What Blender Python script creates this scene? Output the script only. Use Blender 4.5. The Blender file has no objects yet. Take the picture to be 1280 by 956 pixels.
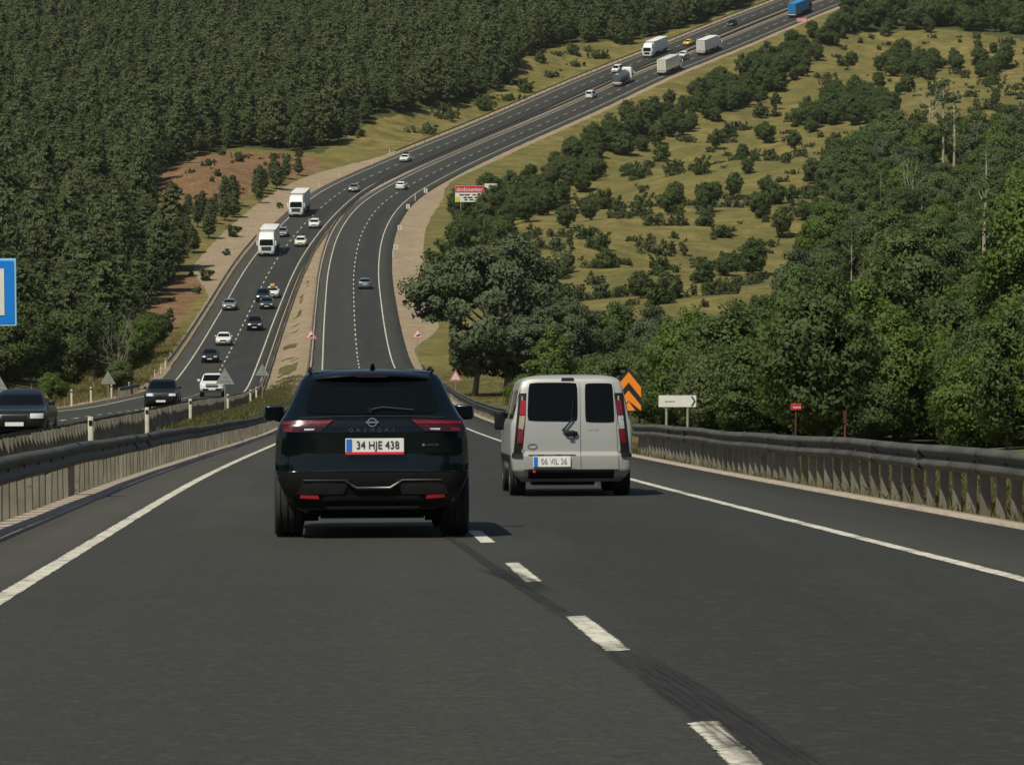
import bpy, math, random
import numpy as np
from mathutils import Matrix, Vector
random.seed(7)
rng = np.random.default_rng(11)
scene = bpy.context.scene
R_ = math.radians

# ------------------------------------------------------------------ camera
F = 4580.0                      # focal length in photo pixels (1280 wide)
PITCH = R_(5.3)
CX, CY = 640.0, 478.0
FW = np.array([0, math.cos(PITCH), -math.sin(PITCH)])
UPV = np.array([0, math.sin(PITCH), math.cos(PITCH)])
CAM = np.array([0, 0, 1.31])
cam = bpy.data.cameras.new('camera')
cam.sensor_fit = 'HORIZONTAL'; cam.sensor_width = 36.0
cam.lens = F * 36.0 / 1280.0
cam.clip_start = 0.5; cam.clip_end = 6000
cam_o = bpy.data.objects.new('camera', cam)
scene.collection.objects.link(cam_o)
cam_o.location = CAM; cam_o.rotation_euler = (math.pi / 2 - PITCH, 0, 0)
scene.camera = cam_o

# ------------------------------------------------------------------ sky, sun, exposure
SUN = np.array([-0.33, -0.45, 0.83]); SUN = SUN / np.linalg.norm(SUN)
world = bpy.data.worlds.new('World'); scene.world = world; world.use_nodes = True
wn = world.node_tree.nodes; wl = world.node_tree.links
sky = wn.new('ShaderNodeTexSky'); sky.sky_type = 'NISHITA'; sky.sun_disc = False
sky.sun_elevation = math.asin(SUN[2]); sky.sun_rotation = math.atan2(SUN[0], SUN[1])
sky.dust_density = 3.0; sky.ozone_density = 0.6; sky.altitude = 900
wl.new(sky.outputs[0], wn['Background'].inputs[0]); wn['Background'].inputs[1].default_value = 0.075
sun = bpy.data.lights.new('sun', 'SUN'); sun.energy = 4.8; sun.angle = R_(0.53); sun.color = (1.0, 0.955, 0.78)
sun_o = bpy.data.objects.new('sun', sun); scene.collection.objects.link(sun_o)
sun_o.rotation_euler = Vector(-SUN).to_track_quat('-Z', 'Y').to_euler(); sun_o.location = (0, 0, 60)
scene.view_settings.view_transform = 'Standard'; scene.view_settings.look = 'None'
scene.view_settings.exposure = -0.1; scene.view_settings.gamma = 1.0
scene.view_settings.use_curve_mapping = False
scene.cycles.use_denoising = True
scene.cycles.max_bounces = 6; scene.cycles.diffuse_bounces = 3; scene.cycles.glossy_bounces = 3
scene.cycles.transmission_bounces = 3; scene.cycles.transparent_max_bounces = 6

# ------------------------------------------------------------------ helpers
COL = scene.collection
KIDS = {}
def W(px, py, D):
    return CAM + D * ((px - CX) / F * np.array([1., 0, 0]) + (CY - py) / F * UPV + FW)
def proj(p):
    d = np.asarray(p, float) - CAM
    D = d @ FW
    Ds = np.where(np.abs(D) < 1e-3, 1e-3, D)
    return CX + F * d[..., 0] / Ds, CY - F * (d @ UPV) / Ds, D
def tag(o, label=None, cat=None, group=None, kind=None):
    if label: o['label'] = label
    if cat: o['category'] = cat
    if group: o['group'] = group
    if kind: o['kind'] = kind
    return o
def empty(name, loc=(0, 0, 0), rz=0.0):
    o = bpy.data.objects.new(name, None); COL.objects.link(o)
    o.location = loc; o.rotation_euler = (0, 0, rz); o.empty_display_size = 0.3
    return o
def link(name, me, parent=None, mat=None):
    o = bpy.data.objects.new(name, me); COL.objects.link(o)
    if parent is not None:
        o.parent = parent; KIDS.setdefault(parent.name, []).append(o)
    if mat is not None: setmat(o, mat)
    return o
def setmat(o, mat):
    if not o.data.materials: o.data.materials.append(mat)
    o.material_slots[0].link = 'OBJECT'; o.material_slots[0].material = mat
def copy_tree(o, parent=None):
    c = o.copy(); COL.objects.link(c); c.parent = parent
    for ch in KIDS.get(o.name, []): copy_tree(ch, c)
    if parent is not None: KIDS.setdefault(parent.name, []).append(c)
    return c

class MB:
    """collects shapes, builds ONE mesh object"""
    def __init__(s): s.v = []; s.f = []
    def add(s, verts, faces):
        b = len(s.v); s.v += [tuple(map(float, p)) for p in verts]
        s.f += [tuple(i + b for i in fc) for fc in faces]; return s
    def box(s, c, d, rz=0.0, rx=0.0, ry=0.0):
        hx, hy, hz = d[0] / 2, d[1] / 2, d[2] / 2
        m = Matrix.Translation(c) @ Matrix.Rotation(rz, 4, 'Z') @ Matrix.Rotation(rx, 4, 'X') @ Matrix.Rotation(ry, 4, 'Y')
        vs = [m @ Vector((x, y, z)) for x in (-hx, hx) for y in (-hy, hy) for z in (-hz, hz)]
        return s.add(vs, [(0, 1, 3, 2), (4, 6, 7, 5), (0, 4, 5, 1), (2, 3, 7, 6), (0, 2, 6, 4), (1, 5, 7, 3)])
    def rbox(s, c, d, n=4.0, rz=0.0, seg=16, bev=0.18):
        """box with rounded corners and rounded top and bottom rims"""
        m = Matrix.Translation(c) @ Matrix.Rotation(rz, 4, 'Z'); vs = []; fs = []
        lev = [(-1, 1 - bev), (-1 + bev * .3, 1 - bev * .3), (-1 + bev, 1), (1 - bev, 1), (1 - bev * .3, 1 - bev * .3), (1, 1 - bev)]
        for z, k in lev:
            for i in range(seg):
                a = 2 * math.pi * (i + .5) / seg; ca, sa = math.cos(a), math.sin(a)
                vs.append(m @ Vector((d[0] / 2 * k * math.copysign(abs(ca) ** (2 / n), ca), d[1] / 2 * k * math.copysign(abs(sa) ** (2 / n), sa), d[2] / 2 * z)))
        for l in range(len(lev) - 1):
            for i in range(seg):
                j = (i + 1) % seg; fs.append((l * seg + i, l * seg + j, (l + 1) * seg + j, (l + 1) * seg + i))
        fs.append(tuple(range(seg))[::-1]); fs.append(tuple((len(lev) - 1) * seg + i for i in range(seg)))
        return s.add(vs, fs)
    def tube(s, pts, rad, n=8, caps=True):
        pts = [Vector(p) for p in pts]
        if not hasattr(rad, '__len__'): rad = [rad] * len(pts)
        vs = []; fs = []; ref = None
        for i, p in enumerate(pts):
            t = (pts[min(i + 1, len(pts) - 1)] - pts[max(i - 1, 0)]).normalized()
            if ref is None: ref = Vector((0, 0, 1)) if abs(t.z) < .9 else Vector((1, 0, 0))
            a = t.cross(ref).normalized(); b = a.cross(t).normalized(); ref = b
            for k in range(n):
                an = 2 * math.pi * k / n
                vs.append(p + (a * math.cos(an) + b * math.sin(an)) * rad[i])
        for i in range(len(pts) - 1):
            for k in range(n):
                k2 = (k + 1) % n; fs.append((i * n + k, i * n + k2, (i + 1) * n + k2, (i + 1) * n + k))
        if caps:
            fs.append(tuple(range(n))[::-1]); fs.append(tuple((len(pts) - 1) * n + k for k in range(n)))
        return s.add(vs, fs)
    def prism(s, poly, fn, t):
        """poly: 2-D outline; fn(u,v,w) -> 3-D; w from 0 to t"""
        n = len(poly)
        vs = [fn(u, v, 0) for u, v in poly] + [fn(u, v, t) for u, v in poly]
        fs = [tuple(range(n))[::-1], tuple(range(n, 2 * n))] + [(i, (i + 1) % n, (i + 1) % n + n, i + n) for i in range(n)]
        return s.add(vs, fs)
    def lathe(s, prof, n=24, axis='x', c=(0, 0, 0)):
        """prof: (axial, radius) rows"""
        vs = []; fs = []
        for a, r in prof:
            for k in range(n):
                t = 2 * math.pi * k / n; u, w = r * math.cos(t), r * math.sin(t)
                p = (a, u, w) if axis == 'x' else ((u, a, w) if axis == 'y' else (u, w, a))
                vs.append((p[0] + c[0], p[1] + c[1], p[2] + c[2]))
        for i in range(len(prof) - 1):
            for k in range(n):
                k2 = (k + 1) % n; fs.append((i * n + k, i * n + k2, (i + 1) * n + k2, (i + 1) * n + k))
        fs.append(tuple(range(n))[::-1]); fs.append(tuple((len(prof) - 1) * n + k for k in range(n)))
        return s.add(vs, fs)
    def mesh(s, name, smooth=None):
        me = bpy.data.meshes.new(name); me.from_pydata(s.v, [], s.f)
        fix_normals(me)
        if smooth is not None:
            me.shade_smooth()
            me.set_sharp_from_angle(angle=R_(smooth))
        return me
    def build(s, name, mat, parent=None, smooth=None):
        return link(name, s.mesh(name, smooth), parent, mat)
import bmesh
def fix_normals(me):
    bm = bmesh.new(); bm.from_mesh(me)
    bmesh.ops.recalc_face_normals(bm, faces=bm.faces); bm.to_mesh(me); bm.free()

def np_mesh(name, verts, quads, attrs=None, smooth=False):
    """fast mesh from arrays; attrs: {name: per-vertex float array or Nx4}"""
    me = bpy.data.meshes.new(name)
    n, q = len(verts), len(quads); k = quads.shape[1]
    me.vertices.add(n); me.vertices.foreach_set('co', np.asarray(verts, np.float32).ravel())
    me.loops.add(q * k); me.loops.foreach_set('vertex_index', np.asarray(quads, np.int32).ravel())
    me.polygons.add(q); me.polygons.foreach_set('loop_start', np.arange(q, dtype=np.int32) * k)
    for nm, a in (attrs or {}).items():
        a = np.asarray(a, np.float32)
        if a.ndim == 2:
            at = me.attributes.new(nm, 'FLOAT_COLOR', 'POINT'); at.data.foreach_set('color', a.ravel())
        else:
            at = me.attributes.new(nm, 'FLOAT', 'POINT'); at.data.foreach_set('value', a)
    me.update(); me.validate()
    if smooth: me.shade_smooth()
    return me

# ------------------------------------------------------------------ materials
MATS = {}
class NT:
    def __init__(s, name):
        s.m = bpy.data.materials.new(name); s.m.use_nodes = True
        s.n = s.m.node_tree.nodes; s.l = s.m.node_tree.links; s.b = s.n['Principled BSDF']
    def new(s, t, **kw):
        n = s.n.new(t)
        for k, v in kw.items(): setattr(n, k, v)
        return n
    def noise(s, scale, detail=4, rough=.55, vec=None, dist=0):
        n = s.new('ShaderNodeTexNoise'); n.inputs['Scale'].default_value = scale
        n.inputs['Detail'].default_value = detail; n.inputs['Roughness'].default_value = rough; n.inputs['Distortion'].default_value = dist
        if vec is not None: s.l.new(vec, n.inputs['Vector'])
        return n.outputs['Fac']
    def obj(s): return s.new('ShaderNodeTexCoord').outputs['Object']
    def geo(s): return s.new('ShaderNodeNewGeometry').outputs['Position']
    def uv(s): return s.new('ShaderNodeTexCoord').outputs['UV']
    def map(s, vec, sc=(1, 1, 1), loc=(0, 0, 0)):
        n = s.new('ShaderNodeMapping'); n.inputs['Scale'].default_value = sc; n.inputs['Location'].default_value = loc
        s.l.new(vec, n.inputs['Vector']); return n.outputs[0]
    def ramp(s, fac, stops):
        n = s.new('ShaderNodeValToRGB'); s.l.new(fac, n.inputs[0]); e = n.color_ramp.elements
        e[0].position, e[1].position = stops[0][0], stops[-1][0]
        for p, c in stops[1:-1]: e.new(p)
        for el, (p, c) in zip(e, stops): el.color = (*(c if hasattr(c, '__len__') else (c, c, c)), 1)
        return n.outputs[0]
    def mix(s, fac, a, b, mode='MIX'):
        n = s.new('ShaderNodeMix', data_type='RGBA', blend_type=mode)
        for v, i in ((fac, 0), (a, 6), (b, 7)):
            if isinstance(v, bpy.types.NodeSocket): s.l.new(v, n.inputs[i])
            elif i == 0: n.inputs[0].default_value = v
            else: n.inputs[i].default_value = (*v, 1) if len(v) == 3 else v
        return n.outputs[2]
    def math(s, op, a, b=0.0, c=None):
        n = s.new('ShaderNodeMath', operation=op)
        for i, v in enumerate((a, b) if c is None else (a, b, c)):
            if isinstance(v, bpy.types.NodeSocket): s.l.new(v, n.inputs[i])
            else: n.inputs[i].default_value = v
        return n.outputs[0]
    def attr(s, name):
        n = s.new('ShaderNodeAttribute'); n.attribute_name = name; return n
    def bump(s, h, strength=.3, dist=.02):
        n = s.new('ShaderNodeBump'); n.inputs['Strength'].default_value = strength; n.inputs['Distance'].default_value = dist
        s.l.new(h, n.inputs['Height']); s.l.new(n.outputs[0], s.b.inputs['Normal'])
    def color(s, c): s.l.new(c, s.b.inputs['Base Color']) if isinstance(c, bpy.types.NodeSocket) else s.b.inputs['Base Color'].__setattr__('default_value', (*c, 1))
    def set(s, **kw):
        for k, v in kw.items():
            i = s.b.inputs[k.replace('_', ' ')]
            if isinstance(v, bpy.types.NodeSocket): s.l.new(v, i)
            else: i.default_value = v
        return s

def plain(name, col, rough=.5, metal=0.0, var=.18, scale=6, **kw):
    """a paint, plastic or metal with grime: colour varies a little over the object"""
    t = NT(name); o = t.obj(); f = t.noise(scale, 5, .6, o)
    d = tuple(c * (1 - var) for c in col); b = tuple(min(1, c * (1 + var)) for c in col)
    t.color(t.mix(t.ramp(f, [(.3, 0.0), (.7, 1.0)]), d, b)); t.set(Metallic=metal)
    t.set(Roughness=t.math('MULTIPLY_ADD', f, .2, rough - .1)); t.set(**kw)
    return t.m
def car_paint(name, col, metal=.0, rough=.35, coat=.9, dust=.10):
    t = NT(name); o = t.obj(); f = t.noise(2.2, 6, .6, o)
    sep = t.new('ShaderNodeSeparateXYZ'); t.l.new(o, sep.inputs[0])
    low = t.math('MULTIPLY', t.math('SUBTRACT', 1.0, sep.outputs[2]), dust * .8)   # road dust on the lower body
    fac = t.math('MAXIMUM', t.math('MULTIPLY', t.math('ADD', low, dust * .4), f), 0.0)
    t.color(t.mix(fac, col, (.22, .19, .15)))
    t.set(Metallic=metal, Roughness=rough, Coat_Weight=coat, Coat_Roughness=.04)
    return t.m
M = {}
M['suv_paint'] = car_paint('suv_black_paint', (.0015, .0042, .0048), .0, .09, .0, .008)
M['mirror_cap'] = car_paint('mirror_cap_sunlit_tone', (.04, .075, .085), .75, .25, .6, .02)  # base lightened above the body paint to imitate sunlight on the caps
M['van_paint'] = car_paint('van_silver_paint', (.37, .375, .36), .25, .40, .4, .40)
M['white_paint'] = car_paint('white_paint', (.72, .72, .70), 0, .4, .6)
M['black_paint'] = car_paint('black_paint', (.004, .008, .008), .0, .35, .3, .04)
M['silver_paint'] = car_paint('silver_paint', (.30, .32, .33), .5, .35, .7)
M['greygreen_paint'] = car_paint('grey_green_paint', (.025, .04, .042), .3, .35, .9)
M['blue_grey_paint'] = car_paint('blue_grey_paint', (.16, .20, .25), .5, .35, .8)
M['yellow_paint'] = car_paint('yellow_paint', (.72, .40, .03), 0, .4, .6)
M['cream_paint'] = car_paint('cream_paint', (.72, .70, .60), 0, .4, .5)
M['blue_paint'] = car_paint('blue_tarpaulin', (.015, .20, .48), 0, .6, .1)
M['trailer_white'] = plain('trailer_white', (.66, .65, .62), .5, 0, .10)
M['trailer_dark'] = plain('trailer_dark', (.06, .06, .065), .6)
M['tank_grey'] = plain('tank_grey', (.22, .23, .24), .35, .7)
M['red_plain'] = plain('red_panel', (.42, .04, .05), .5)
M['glass'] = NT('dark_glass').set(Roughness=.05, Specular_IOR_Level=.16).m
MATS['g'] = M['glass'].node_tree.nodes['Principled BSDF']; MATS['g'].inputs['Base Color'].default_value = (.003, .0045, .0045, 1)
M['tyre'] = plain('tyre_rubber', (.012, .012, .012), .85, 0, .3, 20)
M['rim'] = plain('rim_alloy', (.35, .35, .36), .4, .8)
M['black_plastic'] = plain('black_plastic', (.007, .008, .008), .6, 0, .3, 8, Specular_IOR_Level=.18)
M['grey_plastic'] = plain('grey_plastic', (.020, .022, .022), .5, 0, .25, 8, Specular_IOR_Level=.25)
M['grey_trim'] = plain('grey_trim', (.11, .115, .115), .4, .5)
M['chrome'] = plain('chrome', (.75, .75, .74), .15, 1.0, .05)
M['lamp_red'] = plain('lamp_red', (.13, .008, .013), .15, 0, .4, 30, Coat_Weight=.4)
M['reflector_red'] = plain('reflector_red', (.62, .03, .045), .3, 0, .1, 60)
M['lamp_dark_red'] = plain('lamp_dark_red', (.032, .004, .006), .15, 0, .3, 30, Coat_Weight=.4)
M['lamp_clear'] = plain('lamp_clear', (.62, .62, .60), .12, .2, .25, 40, Coat_Weight=1.0)
M['lamp_amber'] = plain('lamp_amber', (.34, .27, .20), .2, 0, .3, 40, Coat_Weight=.5)
M['lamp_mid_red'] = plain('lamp_mid_red', (.28, .015, .024), .2, 0, .3, 30)
M['lamp_grey'] = plain('lamp_grey', (.36, .37, .36), .15, .2, .4, 30)
M['plate_white'] = plain('plate_white', (.70, .70, .67), .4, 0, .06)
M['plate_blue'] = plain('plate_blue', (.02, .16, .55), .4, 0, .08)
M['ink'] = plain('ink_black', (.03, .03, .035), .5)
M['ink_grey'] = plain('ink_grey', (.30, .30, .29), .5)
M['rail_steel'] = None
M['sign_back'] = plain('sign_back_aluminium', (.30, .31, .29), .55, .3, .15, 3)
M['sign_white'] = plain('sign_white', (.68, .69, .64), .5, 0, .08, 4)
M['sign_blue'] = plain('sign_blue', (.008, .21, .72), .4, 0, .10, 3)
M['sign_pale_blue'] = plain('sign_pale_blue', (.30, .62, .85), .4, 0, .05, 3)
M['sign_red'] = plain('sign_red', (.50, .035, .05), .5, 0, .15, 5)
M['sign_pink'] = plain('sign_faded_red', (.60, .20, .21), .5, 0, .2, 5)
M['sign_orange'] = plain('sign_orange', (.85, .25, .025), .45, 0, .06, 4)
M['sign_black'] = plain('sign_black', (.010, .014, .010), .6, 0, .2, 4)
M['sign_yellow'] = plain('sign_yellow', (.70, .50, .04), .5, 0, .1)
M['post_steel'] = plain('post_galvanised', (.30, .31, .27), .55, .3, .2, 4)
M['delineator'] = plain('delineator_plastic', (.62, .58, .47), .6, 0, .15, 3)
M['rust_dark'] = plain('rust_dark', (.05, .02, .018), .8, 0, .35, 5)
M['rust_red'] = plain('rust_red', (.12, .03, .02), .8, 0, .35, 5)

def rail_mat(name, c0, c1, rust):
    t = NT(name); g = t.geo(); f = t.noise(1.3, 6, .65, g); f2 = t.noise(7, 5, .6, g)
    c = t.mix(t.ramp(f, [(.35, 0.), (.65, 1.)]), c0, c1)
    c = t.mix(t.ramp(f2, [(rust, 0.), (min(.99, rust + .08), 1.)]), c, (.11, .055, .03))
    t.color(c); t.set(Metallic=.15, Specular_IOR_Level=.3, Roughness=t.math('MULTIPLY_ADD', f, .3, .45)); t.bump(f2, .15, .01); return t.m
M['rail_beam'] = rail_mat('rail_beam_dark_steel', (.050, .050, .043), (.10, .10, .085), .66)  # dark steel tone mottled by noise, with rust spots
M['rail_post'] = rail_mat('rail_post_steel', (.15, .14, .11), (.25, .235, .19), .64)

def asphalt():
    t = NT('asphalt'); uv = t.uv(); g = t.geo()
    sep = t.new('ShaderNodeSeparateXYZ'); t.l.new(uv, sep.inputs[0]); u = sep.outputs[0]
    w = t.noise(.35, 3, .5, g)
    uj = t.math('MULTIPLY_ADD', t.math('SUBTRACT', w, .5), .25, u)
    # lateral position -> colour of the lane's own asphalt (right lane newly laid, darker)
    lane = t.ramp(t.math('MULTIPLY_ADD', uj, 1 / 16., .5), [(.0, (.078, .073, .057)), (.255, (.076, .072, .057)), (.275, (.043, .0438, .0345)), (.38, (.038, .0388, .0312)), (.44, (.046, .0465, .0362)),
              (.495, (.043, .0438, .0345)), (.52, (.026, .0272, .0235)), (.60, (.0205, .0217, .0195)), (.66, (.025, .0262, .0226)), (.715, (.0245, .0257, .0222)), (.735, (.061, .0595, .047)), (1., (.070, .067, .053))])
    st = t.noise(1.0, 5, .6, t.map(uv, (2.2, .018, 1)))           # streaks along the wheel paths
    c = t.mix(t.ramp(st, [(.3, .45), (.65, 0.)]), lane, (.032, .031, .028))
    p = t.noise(.16, 6, .62, g); c = t.mix(t.ramp(p, [(.42, .0), (.72, .45)]), c, (.030, .030, .027))
    p2 = t.noise(1.0, 4, .6, t.map(uv, (.5, .05, 1), (7, 3, 0))); c = t.mix(t.ramp(p2, [(.52, 0.), (.75, .4)]), c, (.085, .079, .063))
    gr = t.noise(30, 5, .85, g); gr2 = t.noise(9, 6, .85, g)
    c = t.mix(t.ramp(gr, [(.38, .85), (.56, 0.)]), c, (.015, .015, .013))
    c = t.mix(t.ramp(gr2, [(.52, 0.), (.74, .55)]), c, (.100, .098, .080))
    vo = t.new('ShaderNodeTexVoronoi'); vo.feature = 'DISTANCE_TO_EDGE'; vo.inputs['Scale'].default_value = .22; dn = t.new('ShaderNodeTexNoise'); dn.inputs['Scale'].default_value = .9; dn.inputs['Detail'].default_value = 5; t.l.new(g, dn.inputs['Vector'])
    va = t.new('ShaderNodeVectorMath', operation='MULTIPLY_ADD'); t.l.new(dn.outputs['Color'], va.inputs[0]); va.inputs[1].default_value = (2.2, 2.2, 2.2); t.l.new(g, va.inputs[2]); t.l.new(va.outputs[0], vo.inputs['Vector'])
    c = t.mix(t.math('MULTIPLY', t.ramp(vo.outputs['Distance'], [(.0, 1.), (.0035, 0.)]), t.ramp(p, [(.5, 0.), (.6, .6)])), c, (.012, .012, .011))
    t.color(c); t.set(Roughness=.82, Specular_IOR_Level=.35); t.bump(gr, .5, .01); return t.m
M['asphalt'] = asphalt()
def road_paint():
    t = NT('road_paint'); g = t.geo(); f = t.noise(9, 6, .7, g); f2 = t.noise(1.1, 4, .6, g); f3 = t.noise(22, 5, .75, g)
    c = t.mix(t.ramp(t.math('MULTIPLY_ADD', f2, .35, t.math('MULTIPLY', f, .8)), [(.54, 0.), (.72, 1.)]), (.58, .55, .46), (.17, .16, .135))
    t.color(c); t.set(Roughness=.75)
    e = t.math('ADD', t.attr('edge').outputs['Fac'], t.math('MULTIPLY_ADD', f3, .95, t.math('MULTIPLY', f2, .35)))    # paint flakes off raggedly at its rim
    tr = t.new('ShaderNodeBsdfTransparent'); mx = t.new('ShaderNodeMixShader'); t.l.new(t.ramp(e, [(1.30, 0.), (1.42, 1.)]) if 0 else t.math('GREATER_THAN', e, 1.40), mx.inputs[0])
    t.l.new(t.b.outputs[0], mx.inputs[1]); t.l.new(tr.outputs[0], mx.inputs[2]); t.l.new(mx.outputs[0], t.n['Material Output'].inputs[0]); return t.m
M['road_paint'] = road_paint()
def rubber_mark():
    t = NT('tyre_rubber_streak'); uv = t.uv()
    f = t.noise(1., 5, .65, t.map(uv, (38, .9, 1))); f2 = t.noise(1., 3, .5, t.map(uv, (7, .35, 1), (3, 5, 0)))
    sep = t.new('ShaderNodeSeparateXYZ'); t.l.new(uv, sep.inputs[0])
    e = t.math('MULTIPLY', t.math('SUBTRACT', 1.0, t.math('ABSOLUTE', sep.outputs[2])), 1.0)
    at = t.attr('fade').outputs['Fac']
    fac = t.math('MULTIPLY', t.math('MULTIPLY', t.ramp(f, [(.32, 0.), (.62, 1.)]), t.ramp(f2, [(.25, .2), (.6, 1.)])), at)
    t.color((.014, .014, .014)); t.set(Roughness=.9)
    tr = t.new('ShaderNodeBsdfTransparent'); mx = t.new('ShaderNodeMixShader'); t.l.new(fac, mx.inputs[0])
    t.l.new(tr.outputs[0], mx.inputs[1]); t.l.new(t.b.outputs[0], mx.inputs[2])
    t.l.new(mx.outputs[0], t.n['Material Output'].inputs[0]); return t.m
M['rubber_mark'] = rubber_mark()
def concrete():
    t = NT('kerb_concrete'); g = t.geo(); f = t.noise(2.5, 6, .65, g); f2 = t.noise(30, 4, .6, g)
    c = t.mix(t.ramp(f, [(.35, 0.), (.7, 1.)]), (.44, .36, .28), (.27, .23, .18))
    t.color(t.mix(t.ramp(f2, [(.35, .4), (.6, 0.)]), c, (.14, .12, .09))); t.set(Roughness=.9); t.bump(f2, .4, .01); return t.m
M['concrete'] = concrete()
def terrain_mat():
    t = NT('hillside_ground'); g = t.geo(); at = t.attr('mask'); sep = t.new('ShaderNodeSeparateColor'); t.l.new(at.outputs['Color'], sep.inputs[0])
    n1 = t.noise(.03, 6, .6, g); n2 = t.noise(.25, 6, .65, g); n3 = t.noise(2.0, 5, .7, g); n4 = t.noise(9., 4, .7, g)
    n5 = t.noise(.085, 5, .65, g); dry = t.mix(t.ramp(n2, [(.38, 0.), (.60, 1.)]), (.120, .104, .035), (.215, .176, .062)); dry = t.mix(t.ramp(n5, [(.46, 0.), (.62, .6)]), dry, (.090, .094, .031))
    dry = t.mix(t.ramp(n1, [(.46, 0.), (.66, .6)]), dry, (.110, .104, .036))
    dry = t.mix(t.ramp(n3, [(.30, .55), (.52, 0.)]), dry, (.06, .055, .022))
    grn = t.mix(t.ramp(n3, [(.3, 0.), (.7, 1.)]), (.035, .045, .016), (.085, .088, .032))
    def soft(ch, n, k=.55):
        return t.ramp(t.math('ADD', ch, t.math('MULTIPLY', t.math('SUBTRACT', n, .5), k)), [(.40, 0.), (.60, 1.)])
    c = t.mix(soft(sep.outputs[1], n2), dry, grn)
    red = t.mix(t.ramp(n2, [(.35, 0.), (.65, 1.)]), (.17, .085, .046), (.27, .165, .095)); red = t.mix(t.ramp(n3, [(.40, .8), (.56, 0.)]), red, (.085, .065, .028))
    c = t.mix(soft(sep.outputs[2], n2, .9), c, red)
    gv = t.mix(t.ramp(n2, [(.3, 0.), (.7, 1.)]), (.40, .31, .22), (.28, .215, .15)); gv = t.mix(t.ramp(n3, [(.38, .75), (.56, 0.)]), gv, (.17, .135, .075))
    gv = t.mix(t.ramp(n4, [(.35, .35), (.55, 0.)]), gv, (.16, .12, .09))
    c = t.mix(soft(sep.outputs[0], n3, .5), c, gv)
    t.color(c); t.set(Roughness=.95, Specular_IOR_Level=.1); t.bump(n3, .8, .25); return t.m
M['terrain'] = terrain_mat()
def leaf(name, c0, c1, c2, trans=.22, hue=.5):
    t = NT(name); oi = t.new('ShaderNodeObjectInfo'); tint = t.attr('tint').outputs['Fac']
    c = t.mix(tint, c0, c1); c = t.mix(t.math('MULTIPLY', oi.outputs['Random'], hue), c, c2)
    t.color(c); t.set(Roughness=.65, Specular_IOR_Level=.25)
    tl = t.new('ShaderNodeBsdfTranslucent'); t.l.new(c, tl.inputs[0])
    mx = t.new('ShaderNodeMixShader'); mx.inputs[0].default_value = trans
    t.l.new(t.b.outputs[0], mx.inputs[1]); t.l.new(tl.outputs[0], mx.inputs[2]); t.l.new(mx.outputs[0], t.n['Material Output'].inputs[0])
    return t.m
M['pine'] = leaf('pine_needles', (.046, .072, .025), (.086, .118, .040), (.100, .118, .046), .36, .7)
M['pine_pale'] = leaf('pale_pine_needles', (.060, .084, .030), (.104, .132, .046), (.112, .124, .048), .36, .8)
M['oak'] = leaf('oak_leaves', (.038, .066, .019), (.078, .118, .032), (.090, .112, .038), .38, .8)
M['wood'] = leaf('woodland_leaves', (.050, .088, .023), (.098, .152, .040), (.110, .136, .050), .42, .9)
M['willow'] = leaf('willow_leaves', (.060, .085, .042), (.112, .142, .074), (.10, .125, .055), .38, .3)
M['bright'] = leaf('bright_leaves', (.068, .112, .022), (.125, .185, .040), (.105, .145, .03), .42, .5)
M['juniper'] = leaf('juniper_needles', (.036, .054, .021), (.064, .086, .032), (.078, .088, .036), .32, .9)
M['dry'] = leaf('dry_stems', (.20, .155, .065), (.33, .26, .115), (.15, .15, .05), .3, .5)
M['grass'] = leaf('verge_grass', (.060, .080, .024), (.17, .15, .06), (.2, .17, .06), .3, .5)
def bark(name, a, b):
    t = NT(name); o = t.obj(); f = t.noise(5, 6, .65, t.map(o, (1, 1, .25)))
    t.color(t.mix(t.ramp(f, [(.35, 0.), (.65, 1.)]), a, b)); t.set(Roughness=.9); t.bump(f, .6, .03); return t.m
M['bark'] = bark('bark_brown', (.05, .038, .026), (.12, .095, .065))
M['pale_bark'] = bark('bark_pale', (.20, .18, .13), (.40, .36, .27))
M['grey_bark'] = bark('bark_grey', (.13, .11, .085), (.24, .21, .165))

# ------------------------------------------------------------------ the two carriageways as 3-D curves
def pchip(x, y, q):
    h = np.diff(x); d = np.diff(y) / h; m = np.zeros(len(x))
    m[1:-1] = (h[1:] * d[:-1] + h[:-1] * d[1:]) / (h[1:] + h[:-1]); m[0] = d[0]; m[-1] = d[-1]
    i = np.clip(np.searchsorted(x, q) - 1, 0, len(x) - 2); t = (q - x[i]) / h[i]
    return (2*t**3-3*t**2+1)*y[i] + (t**3-2*t**2+t)*h[i]*m[i] + (-2*t**3+3*t**2)*y[i+1] + (t**3-t**2)*h[i]*m[i+1]
def near(Xc, D, h=1.31): return (CX + F * Xc / D, 502 + F * h / D, D)
R_CTRL = [near(1.05, 6), near(.77, 15.3), near(.46, 21), near(.17, 26.3), near(-.27, 35), near(-1.5, 59), near(-3.9, 120),
   (484, 535, 167), (470, 512, 235), (455, 478, 320), (448, 455, 378), (442.5, 384, 470), (443.5, 328, 545), (454, 287, 600), (480, 252, 652), (530, 222, 703),
   (607, 186, 762), (700, 146, 822), (760, 119, 860), (815, 93, 893), (870, 72, 925), (940, 43, 965), (1000, 18, 1000), (1040, 2, 1022), (1150, -40, 1080), (1400, -120, 1200)]
def axis(X, z, D): return (CX + F * X / D, CY - F * z / D, D)
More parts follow.
